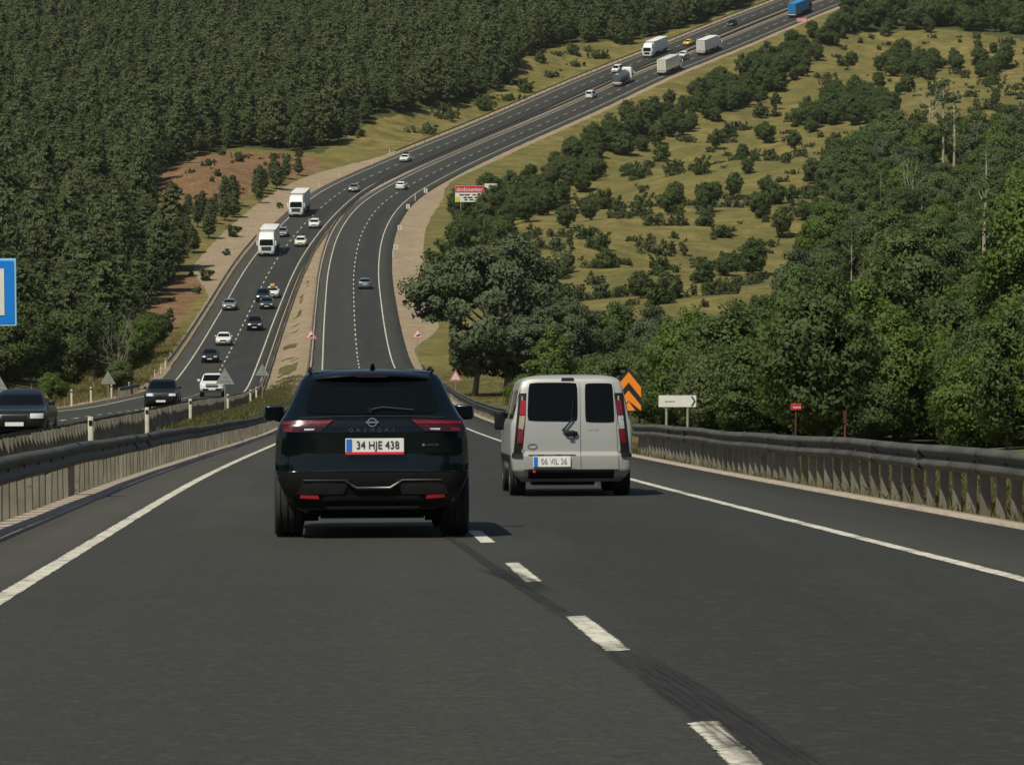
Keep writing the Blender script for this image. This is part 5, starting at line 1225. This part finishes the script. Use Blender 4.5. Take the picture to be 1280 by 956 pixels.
# left hillside: pine forest
PINES = [pine(11.5, 2.9, 0), pine(10., 3.1, 1), pine(12.5, 2.7, 2), pine(9., 2.6, 3), pine(11., 3.3, 4)]
P, px, py, D = scatter(-420, 330, 170, 1500, 3.4, FOREST, 11, keep=.92, excl=RED, wide=.24)
wood('pine_tree', P, px, py, D, PINES, ('pine', 'pine', 'pine', 'pine_pale'), 'bark', 'dark green pine in the dense forest on the left hillside', 'pine tree', 'pines of the left hillside forest', 'dense dark pine forest covering the rest of the left hillside', .52, .92, 300, 11, 'pine_forest')
# unseen pines added behind us so the cars mirror dark trees, not sky
gx, gy = np.meshgrid(np.arange(-190, 190, 5.5), np.arange(-330, -12, 5.5)); B = np.stack([gx.ravel(), gy.ravel()], 1) + rng.uniform(-2, 2, (gx.size, 2))
_, (ur_, ul_, _, _) = ground(B, True); B = B[(np.abs(ur_) > 13) & (np.abs(ul_) > 11) & ((np.abs(B[:, 0] + 7) > 26) | (B[:, 1] < -110))]
stuff('unseen_pine_wood', np.c_[B, ground(B)], rng.uniform(.8, 1.3, len(B)), rng.integers(0, 5, len(B)), [joined(c, t, (M['pine'], M['bark'])) for c, t in PINES], 'unseen pine wood added behind the viewer for dark car reflections')
# small pines and bushes between the red cutting and the gravel
def scrub(w, h, lobes, per, size):
    C, Rd = [], []
    for _ in range(lobes):
        x, y = rng.normal(0, w * .30, 2); hh = h * rng.uniform(.35, 1.0)
        for z in np.arange(.15, hh, .42): C.append([x + rng.normal(0, .22), y + rng.normal(0, .22), z]); Rd.append(rng.uniform(.28, .55) * (1.25 - .5 * z / h))
    cs, ns, ts = clumps(np.array(C), Rd, per); ch = [([(0, 0, -.3), (c[0] * .5, c[1] * .5, c[2] * .5), c], [.05, .03, .01], 4) for c in C[::3]]
    return crown_mesh('crown', cs, ns, size, 1.5, .8, ts), tube_mesh('trunk', ch)
SCRUB = [scrub(3.2, 1.9, 9, 110, .22), scrub(4.2, 1.6, 11, 110, .22), scrub(2.2, 2.8, 7, 110, .22), scrub(5.0, 2.2, 14, 100, .23), scrub(1.8, 1.3, 5, 120, .20), scrub(3.0, 3.4, 10, 100, .23)]
BUSH = [broad(2.6, 3.2, .15, 26, 60, .30, 0, .06, 4), broad(2.2, 2.6, .1, 22, 70, .28, 0, .05, 4), broad(3.4, 2.8, .2, 28, 60, .30, .2, .06, 4), broad(1.8, 3.0, .05, 20, 70, .26, 0, .05, 3)]
ROW = [(222,340),(243,330),(268,298),(302,272),(330,250),(385,222),(398,208),(350,222),(300,248),(240,268),(214,292)]
P, px, py, D = scatter(-120, 0, 480, 720, 5.0, ROW, 11.5, keep=.85)
for i in range(len(P)): tree('young_pine', PINES[i % 5], 'pine', 'bark', P[i], rng.uniform(.30, .55), 'young pine in the row between the gravel shoulder and the red cutting', 'pine tree', 'young pines below the red cutting')
for k, poly in enumerate(RED):
    P, px, py, D = scatter(-120, 0, 380, 760, 5.0, poly, 10, keep=.4)
    for i in range(len(P)): tree('scrub_bush', SCRUB[i % 6], 'juniper', 'bark', P[i], rng.uniform(.15, .6), ('low scrub on the upper red cutting', 'low scrub on the red bank beside the outer guardrail')[k], 'bush', ('scrub on the upper cutting', 'scrub on the lower bank')[k])
# grass strip left of the far climb
STRIP = [(432,176),(470,152),(540,140),(600,129),(640,110),(655,76),(700,60),(800,54),(835,50),(780,78),(700,112),(620,148),(540,180),(470,200)]
P, px, py, D = scatter(-60, 60, 650, 1020, 9.0, STRIP, 9, keep=.62)
for i in range(len(P)): tree('bush', SCRUB[i % 6], 'oak', 'bark', P[i], rng.uniform(.6, 1.8), 'dark bush on the grass strip between the pine forest and the far climb', 'bush', 'bushes left of the far climb')
# right: trees along the road's lower edge, hilltop wood, meadow bushes
OAKS = [broad(6.5, 5.6, .5, 75, 120, .24, 0, .14, 6), broad(7.2, 5.4, .6, 75, 120, .24, .3, .14, 6), broad(5.5, 5.8, .3, 70, 120, .24, 0, .12, 6), broad(7.6, 4.8, .6, 75, 120, .23, -.2, .14, 6)]
BAND = [(535,310),(545,285),(560,262),(600,246),(650,228),(700,202),(760,170),(800,150),(850,126),(900,102),(950,78),(1000,55),(1045,32),(1085,34),(1040,66),(990,112),(960,128),(900,150),(860,168),(800,196),(740,232),(690,268),(640,292),(610,300),(570,330),(530,352)]
P, px, py, D = scatter(-40, 110, 440, 1090, 4.4, BAND, 15, keep=.82)
wood('oak_tree', P, px, py, D, OAKS, 'oak', 'bark', 'dark oak in the tree belt below the right road edge', 'tree', 'oaks of the belt below the road', 'further dark oaks of the belt below the road', .42, .80, 300, 7, 'oak_belt')
P, px, py, D = scatter(60, 460, 760, 1400, 5.5, TOPWOOD, 10, keep=.85)
wood('hilltop_tree', P, px, py, D, OAKS, 'oak', 'bark', 'dark tree in the wood on the upper right hilltop', 'tree', 'trees of the upper right wood', 'further trees of the upper right wood', .7, 1.25, 300, 7, 'hilltop_wood')
MEADOW = [(560,330),(640,296),(700,268),(760,232),(860,172),(960,132),(1000,112),(1045,66),(1085,42),(1180,40),(1285,56),(1400,60),(1400,150),(1285,190),(1080,186),(1020,225),(1010,300),(1000,385),(930,420),(850,428),(735,445),(680,470),(640,420)]
P, px, py, D = scatter(-20, 260, 330, 1000, 7.6, MEADOW, 12, keep=.74)
for i in range(len(P)):
    big = rng.random() < .16
    if big: tree('meadow_tree', OAKS[i % 4], 'oak', 'bark', P[i], rng.uniform(.42, .68), 'small dark tree scattered on the sunny right meadow', 'tree', 'small trees on the meadow')
    else: tree('meadow_bush', SCRUB[i % 6], ('juniper', 'juniper', 'oak')[i % 3], 'bark', P[i], .35 + .95 * rng.random() ** 1.6, 'dark scrub bush scattered on the sunny right meadow', 'bush', 'bushes on the meadow')
for poly in ([(1090,88),(1130,72),(1180,86),(1160,104),(1110,102)], [(1190,82),(1215,78),(1215,96),(1192,98)], [(1220,86),(1262,78),(1265,98),(1225,104)], [(1000,150),(1050,118),(1110,128),(1130,150),(1080,160),(1010,162)]):
    P, px, py, D = scatter(40, 240, 560, 1000, 5.5, poly, 12, keep=.9)
    for i in range(len(P)): tree('meadow_tree', OAKS[i % 4], 'oak', 'bark', P[i], rng.uniform(.6, .85), 'dark tree in one of the clumps on the upper right meadow', 'tree', 'tree clumps on the upper meadow')
# bare-stemmed poplars in the valley wood
def poplar(h, seed, dead=False):
    ch = [([(0, 0, -.8), (.12, .05, h * .4), (-.1, .1, h * .75), (.05, 0, h)], [.24, .18, .11, .03], 8)]; C, Rd = [], []
    for k in range(16):
        z = h * rng.uniform(.35, .97); a = rng.uniform(0, 6.28); l = rng.uniform(.8, 2.0) * (1.2 - z / h); tip = (math.cos(a) * l, math.sin(a) * l, z + l * 1.1)
        ch.append(([(0, 0, z), (tip[0] * .6, tip[1] * .6, z + l * .5), tip], [.06, .04, .01], 5))
        if not dead or k % 5 == 0: C.append(tip); Rd.append(rng.uniform(.35, .8))
    cs, ns, ts = clumps(np.array(C), Rd, 45); return crown_mesh('crown', cs, ns, .34, 1.5, .8, ts), tube_mesh('trunk', ch)
def bare(h, stems=3):
    ch = []; C = []; Rd = []
    def grow(p, d, l, r, dep):
        q = p + d * l; mid_ = p + d * l * .5 + rng.normal(0, .05 * l, 3); ch.append(([p, mid_, q], [r, r * .8, r * .6], 6 if dep < 2 else 4))
        if dep >= 4:
            if rng.random() < .16: C.append(q); Rd.append(rng.uniform(.25, .5))
            return
        for k in range(2 if dep else 3):
            e = d + rng.normal(0, .36, 3); e[2] = abs(e[2]) * .9 + .15; e /= np.linalg.norm(e); grow(q, e, l * rng.uniform(.55, .85), r * .6, dep + 1)
    for k in range(stems):
        d = np.array([rng.normal(0, .13), rng.normal(0, .13), 1.]); grow(np.array([rng.normal(0, .25), rng.normal(0, .25), -.4]), d / np.linalg.norm(d), h * .38, .10, 0)
    cs, ns, ts = clumps(np.array(C + [[0, 0, h * .7]]), Rd + [.5], 60); return crown_mesh('crown', cs, ns, .24, 1.5, .8, ts), tube_mesh('trunk', ch)
BARE = [bare(9), bare(8, 2)]
POP = [poplar(15, 1), poplar(13, 2, True), poplar(16, 3, True)]
POPS = []
for px_, pb, pt, lb in ((1179, 222, 100, 'tall pale-stemmed poplar, left one of the close pair high in the right wood'), (1192, 222, 118, 'tall pale-stemmed poplar, right one of the close pair high in the right wood'), (1141, 268, 205, 'bare pale tree with forked stem in the middle of the right wood'), (1197, 312, 232, 'forked bare trunk low in the right wood'),
        (1231, 362, 190, 'long pale trunk near the right picture edge'), (1064, 362, 290, 'pale trunk left in the right wood, above the direction sign'), (1152, 292, 240, 'thin bare trunk beside the forked pale tree'), (1088, 250, 205, 'grey bare tree, left one of the row of thin trunks'), (1101, 262, 212, 'grey bare tree, right one of the row of thin trunks'), (1160, 165, 98, 'grey leafless crown below the upper meadow'), (1252, 352, 292, 'slim pale trunk by the right edge')):
    P_, D_ = gpix(px_, pb); POPS.append((px_, pb, pt, P_, D_, lb))
for i, (px_, pb, pt, P_, D_, lb) in enumerate(POPS): tree('poplar_tree', BARE[i % 2] if i in (2, 3, 7, 9) else POP[i % 3], 'wood', 'pale_bark', P_, (pb - pt) * D_ / F / ((9, 8)[i % 2] if i in (2, 3, 7, 9) else (15, 13, 16)[i % 3]), lb, 'poplar')
def unhide(px, py, D, sc, hh, cw):
    """trees that would stand in front of a pale trunk are not there"""
    ok = np.ones(len(px), bool); top = py - hh * sc * F / D; half = cw * sc * F / D / 2
    for x, pb, pt, P_, D_, lb in POPS: ok &= ~((D < D_ + 3) & (np.abs(px - x) < half * .75 + 2) & (top < pb - (pb - pt) * .12) & (py > pt))
    return ok
# right valley wood
WOODV = [broad(9.5, 6.0, 2.0, 95, 150, .22, .2, .16, 9), broad(8.5, 6.6, 1.4, 95, 150, .22, 0, .16, 9), broad(11., 5.4, 2.4, 95, 150, .22, -.2, .17, 9), broad(7., 6.0, .9, 85, 150, .21, 0, .14, 8)]
P, px, py, D = scatter(0, 290, 150, 860, 5.4, WOODS, 14, keep=.80, wide=.24)
m = D > 175; P, px, py, D = P[m], px[m], py[m], D[m]
wood('woodland_tree', P, px, py, D, WOODV, ('wood', 'wood', 'oak', 'willow', 'wood', 'bright'), 'grey_bark', 'leafy green tree in the wood filling the right valley', 'tree', 'trees of the right valley wood', 'further trees of the right valley wood', .62, 1.08, 300, 9, 'valley_wood', small=lambda x, y: .52 + .48 * smooth(960, 1090, x))
# nearer thicket behind the right guardrail: finer leaves
THICK = [broad(4.6, 3.4, .2, 110, 330, .115, 0, .07, 8), broad(3.8, 3.6, .1, 110, 330, .11, .2, .07, 8), broad(5.4, 3.0, .4, 110, 340, .115, -.1, .08, 8), broad(3.2, 3.4, .05, 100, 340, .105, 0, .06, 8)]
TH = [(640,505),(740,512),(830,532),(930,548),(1100,556),(1285,566),(1285,600),(1900,660),(1900,470),(1285,478),(1000,482),(800,480),(690,485)]
P, px, py, D = scatter(2, 75, 78, 205, 2.9, TH, 9.2, keep=.9)
m = (D > 84) & (D < 190); P, px, py, D = P[m], px[m], py[m], D[m]
for i in range(len(P)):
    k = rng.random(); mt = 'wood' if k < .52 else ('bright' if k < .80 else 'oak')
    far = D[i] > 120
    tree('thicket_tree', THICK[i % 4], mt, 'grey_bark', P[i], rng.uniform(.62, 1.0) * (1.15 if far else .8), {'wood': 'mid green', 'bright': 'yellowish green', 'oak': 'dark green'}[mt] + ' young tree in the thicket behind the right guardrail', 'tree', {'wood': 'mid green', 'bright': 'yellowish green', 'oak': 'dark green'}[mt] + ' trees of the roadside thicket')
# the big spreading willow beside the road
def big_willow():
    C, Rd = [], []
    for _ in range(210):
        d = rng.normal(0, 1, 3); d /= np.linalg.norm(d); k = rng.uniform(.35, 1) ** .5
        C.append([d[0] * 6.4 * k * (1 - .12 * d[2]), d[1] * 5.0 * k, 6.6 + d[2] * 4.6 * k + .5 * math.sin(d[0] * 5)]); Rd.append(rng.uniform(.65, 1.25))
    for _ in range(60): C.append([rng.uniform(.5, 6.2), rng.uniform(-3.6, 3.6), rng.uniform(1.0, 4.6)]); Rd.append(rng.uniform(.6, 1.1))
    for _ in range(26): C.append([rng.uniform(-3.0, .5), rng.uniform(.5, 3.6), rng.uniform(1.0, 4.6)]); Rd.append(rng.uniform(.6, 1.0))
    cs, ns, ts = clumps(np.array(C), Rd, 130, .7); m = (cs[:, 2] > 1.2) & ~((cs[:, 0] < -3.2) & (cs[:, 2] < 5.6))
    ch = [([(.9, 0, -.8), (1.1, 0, 1.6), (.3, .2, 3.2), (.5, .3, 6.5), (.2, 0, 9.5)], [.42, .36, .30, .2, .05], 10), ([(1.1, 0, 1.5), (2.2, -.3, 3.6), (3.6, -.6, 6.5)], [.26, .2, .05], 8), ([(-1.5, -.6, -.8), (-1.2, -.6, 2.0), (-2.4, -.8, 5.5)], [.24, .2, .05], 8)]
    for c in random.sample(C, 26): ch.append(([(.4, .2, 4.0), (c[0] * .5 + .2, c[1] * .5, c[2] * .6 + 1.6), c], [.14, .09, .02], 6))
    return crown_mesh('crown', cs[m], ns[m], .22, 1.9, .8, ts[m]), tube_mesh('trunk', ch)
WV = big_willow()
tree('willow_tree', WV, 'willow', 'grey_bark', gpoint(618, 282), 1.06, 'big spreading grey-green tree between the road and the silver van', 'tree', None, 1.0, 0.0)
for px_, D_, sc_, lm, lb in ((700, 262, .62, 'willow', 'grey-green smaller tree right of the big spreading tree'), (690, 225, .95, 'bright', 'bright green bushy tree directly above the silver van'), (745, 225, .9, 'wood', 'leafy tree between the van and the chevron board'), (655, 240, .7, 'bright', 'bright shrub left of the van roof')):
    tree('roadside_tree', WV if lm == 'willow' and sc_ < .63 else THICK[int(px_) % 4], lm, 'grey_bark', gpoint(px_, D_), sc_, lb, 'tree')
# olive shrubs round the billboard and behind the willow
for i, (px_, D_) in enumerate(((575, 585), (592, 575), (605, 590), (560, 560), (548, 520), (560, 480), (545, 450), (600, 560), (625, 540), (640, 470), (660, 450), (685, 440), (655, 500), (700, 470))):
    tree('olive_shrub', BUSH[i % 4] if i != 8 else OAKS[0], 'oak' if i < 7 else 'wood', 'bark', gpoint(px_, D_), (rng.uniform(1.0, 1.6) if i > 2 else .75) if i != 8 else .6, 'olive shrub in the belt below the billboard', 'bush', 'shrubs round the billboard')
# tree at the right picture edge and the near leafy tree behind the guardrail
EDGE = broad(11., 5.5, 1.5, 130, 200, .15, 0, .2, 12)
tree('edge_tree', EDGE, 'bright', 'bark', gpoint(1302, 150), .92, 'tall leafy tree cut off by the right picture edge', 'tree')
tree('near_tree', broad(5.6, 3.6, .9, 130, 340, .11, .2, .10, 10), 'oak', 'bark', gpoint(1030, 92), .82, 'dark leafy tree behind the guardrail above the rusty post', 'tree')
# left verge trees
for i, (px_, D_, sc_, lm, lb) in enumerate(((40, 300, .80, 'oak', 'broad dark tree above the leftmost car'), (85, 312, .85, 'oak', 'broad olive tree left of the bare-stemmed tree'), (118, 330, .75, 'oak', 'rounded olive tree behind the bare-stemmed tree'), (178, 400, .62, 'bright', 'bright green tree at the top of the red bank'), (190, 405, .5, 'wood', 'leafy small tree on the red bank'), (8, 260, .7, 'oak', 'dark tree at the left picture edge above the triangle sign'), (205, 418, .35, 'oak', 'small bush on the red bank'), (135, 345, .62, 'wood', 'light green tree behind the bare-stemmed tree'), (165, 352, .66, 'bright', 'yellow-green tree right of the bare-stemmed tree'), (150, 305, .34, 'wood', 'low leafy shrub at the foot of the bare-stemmed tree'))):
    tree('verge_tree', WOODV[i % 4], lm, 'grey_bark', gpoint(px_, D_), sc_, lb, 'tree')
tree('bare_tree', BARE[0], 'wood', 'grey_bark', gpoint(146, 318), .72, 'bare pale-stemmed tree on the left verge', 'tree')
tree('bare_tree', BARE[1], 'wood', 'grey_bark', gpoint(157, 322), .66, 'slim second bare-stemmed tree on the left verge', 'tree')
tree('verge_shrub', THICK[1], 'bright', 'bark', gpoint(66, 250), .55, 'bright green shrub beside the triangle sign on the left verge', 'bush')
for i, (px_, D_, sc_) in enumerate(((258, 520, .7), (246, 500, .5), (212, 446, .6), (283, 560, .5), (292, 590, .8), (350, 640, .5))):
    tree('bank_bush', BUSH[i % 4], 'oak', 'bark', gpoint(px_, D_), sc_, 'small dark bush on the gravel bank left of the oncoming trucks', 'bush', 'bushes on the gravel bank')
# grass: one object nobody could count
def grass_stuff(name, label, spots, hgt, spread, matn, blades=7):
    spots = np.asarray(spots); n = len(spots); b = np.repeat(spots, blades, 0); m = len(b)
    b[:, :2] += rng.normal(0, spread, (m, 2)); h = hgt * rng.uniform(.35, 1.15, m); a = rng.uniform(0, 6.28, m); w = .004 + .006 * rng.random(m) + .010 * (hgt > .24); le = rng.normal(0, .35, (m, 2)) * h[:, None]
    dx = np.stack([np.cos(a) * w, np.sin(a) * w, 0 * a], 1); top = b + np.c_[le, h]; mid = b + np.c_[le * .35, h * .55]
    v = np.stack([b - dx, b + dx, mid + dx * .8, top, mid - dx * .8], 1).reshape(-1, 3); q = np.arange(m * 5).reshape(m, 5)
    o = link(name, np_mesh(name, v, q, {'tint': np.repeat(rng.random(m), 5)}), None, M[matn]); tag(o, label, kind='stuff')
def along(r, s0, s1, u0, u1, n):
    S = rng.uniform(s0, s1, n); p = at(r, S, rng.uniform(u0, u1, n)); p[:, 2] = ground(p[:, :2]) - .02; return p
grass_stuff('verge_grass', 'dry and green grass behind the right guardrail', np.vstack([along(RR, 20, 92, 6.15, 7.4, 5200), along(RR, 30, 110, 7, 13, 6000), along(RR, 125, 350, 6.2, 13, 3500)]), .20, .14, 'grass', 9)
grass_stuff('median_grass', 'straggling grass on the median between the two guardrails', np.vstack([along(RR, 60, 260, -9.5, -5.6, 5000), along(RR, 260, 340, -8.5, -5.6, 500), along(LR, 90, 300, 5.2, 7.5, 3000)]), .26, .25, 'grass', 8)
grass_stuff('outer_verge_grass', 'tall straw-coloured grass on the left verge', along(LR, 120, 420, -14, -6.2, 5200), .45, .3, 'dry', 8)


# ------------------------------------------------------------------ thin summer haze
def haze():
    lo, hi = np.array(TB[0]), np.array(TB[1]); lo = lo - (25, 25, 12); hi = hi + (25, 25, 24)
    me = MB().box(tuple((lo + hi) / 2), tuple(hi - lo)).mesh('haze'); t = NT('summer_haze'); t.n.remove(t.b)
    v = t.new('ShaderNodeVolumePrincipled'); v.inputs['Color'].default_value = (.90, .92, .88, 1); v.inputs['Density'].default_value = .00003
    t.l.new(v.outputs[0], t.n['Material Output'].inputs['Volume']); tag(link('haze', me, None, t.m), 'thin summer haze in the valley air', kind='stuff')
haze()
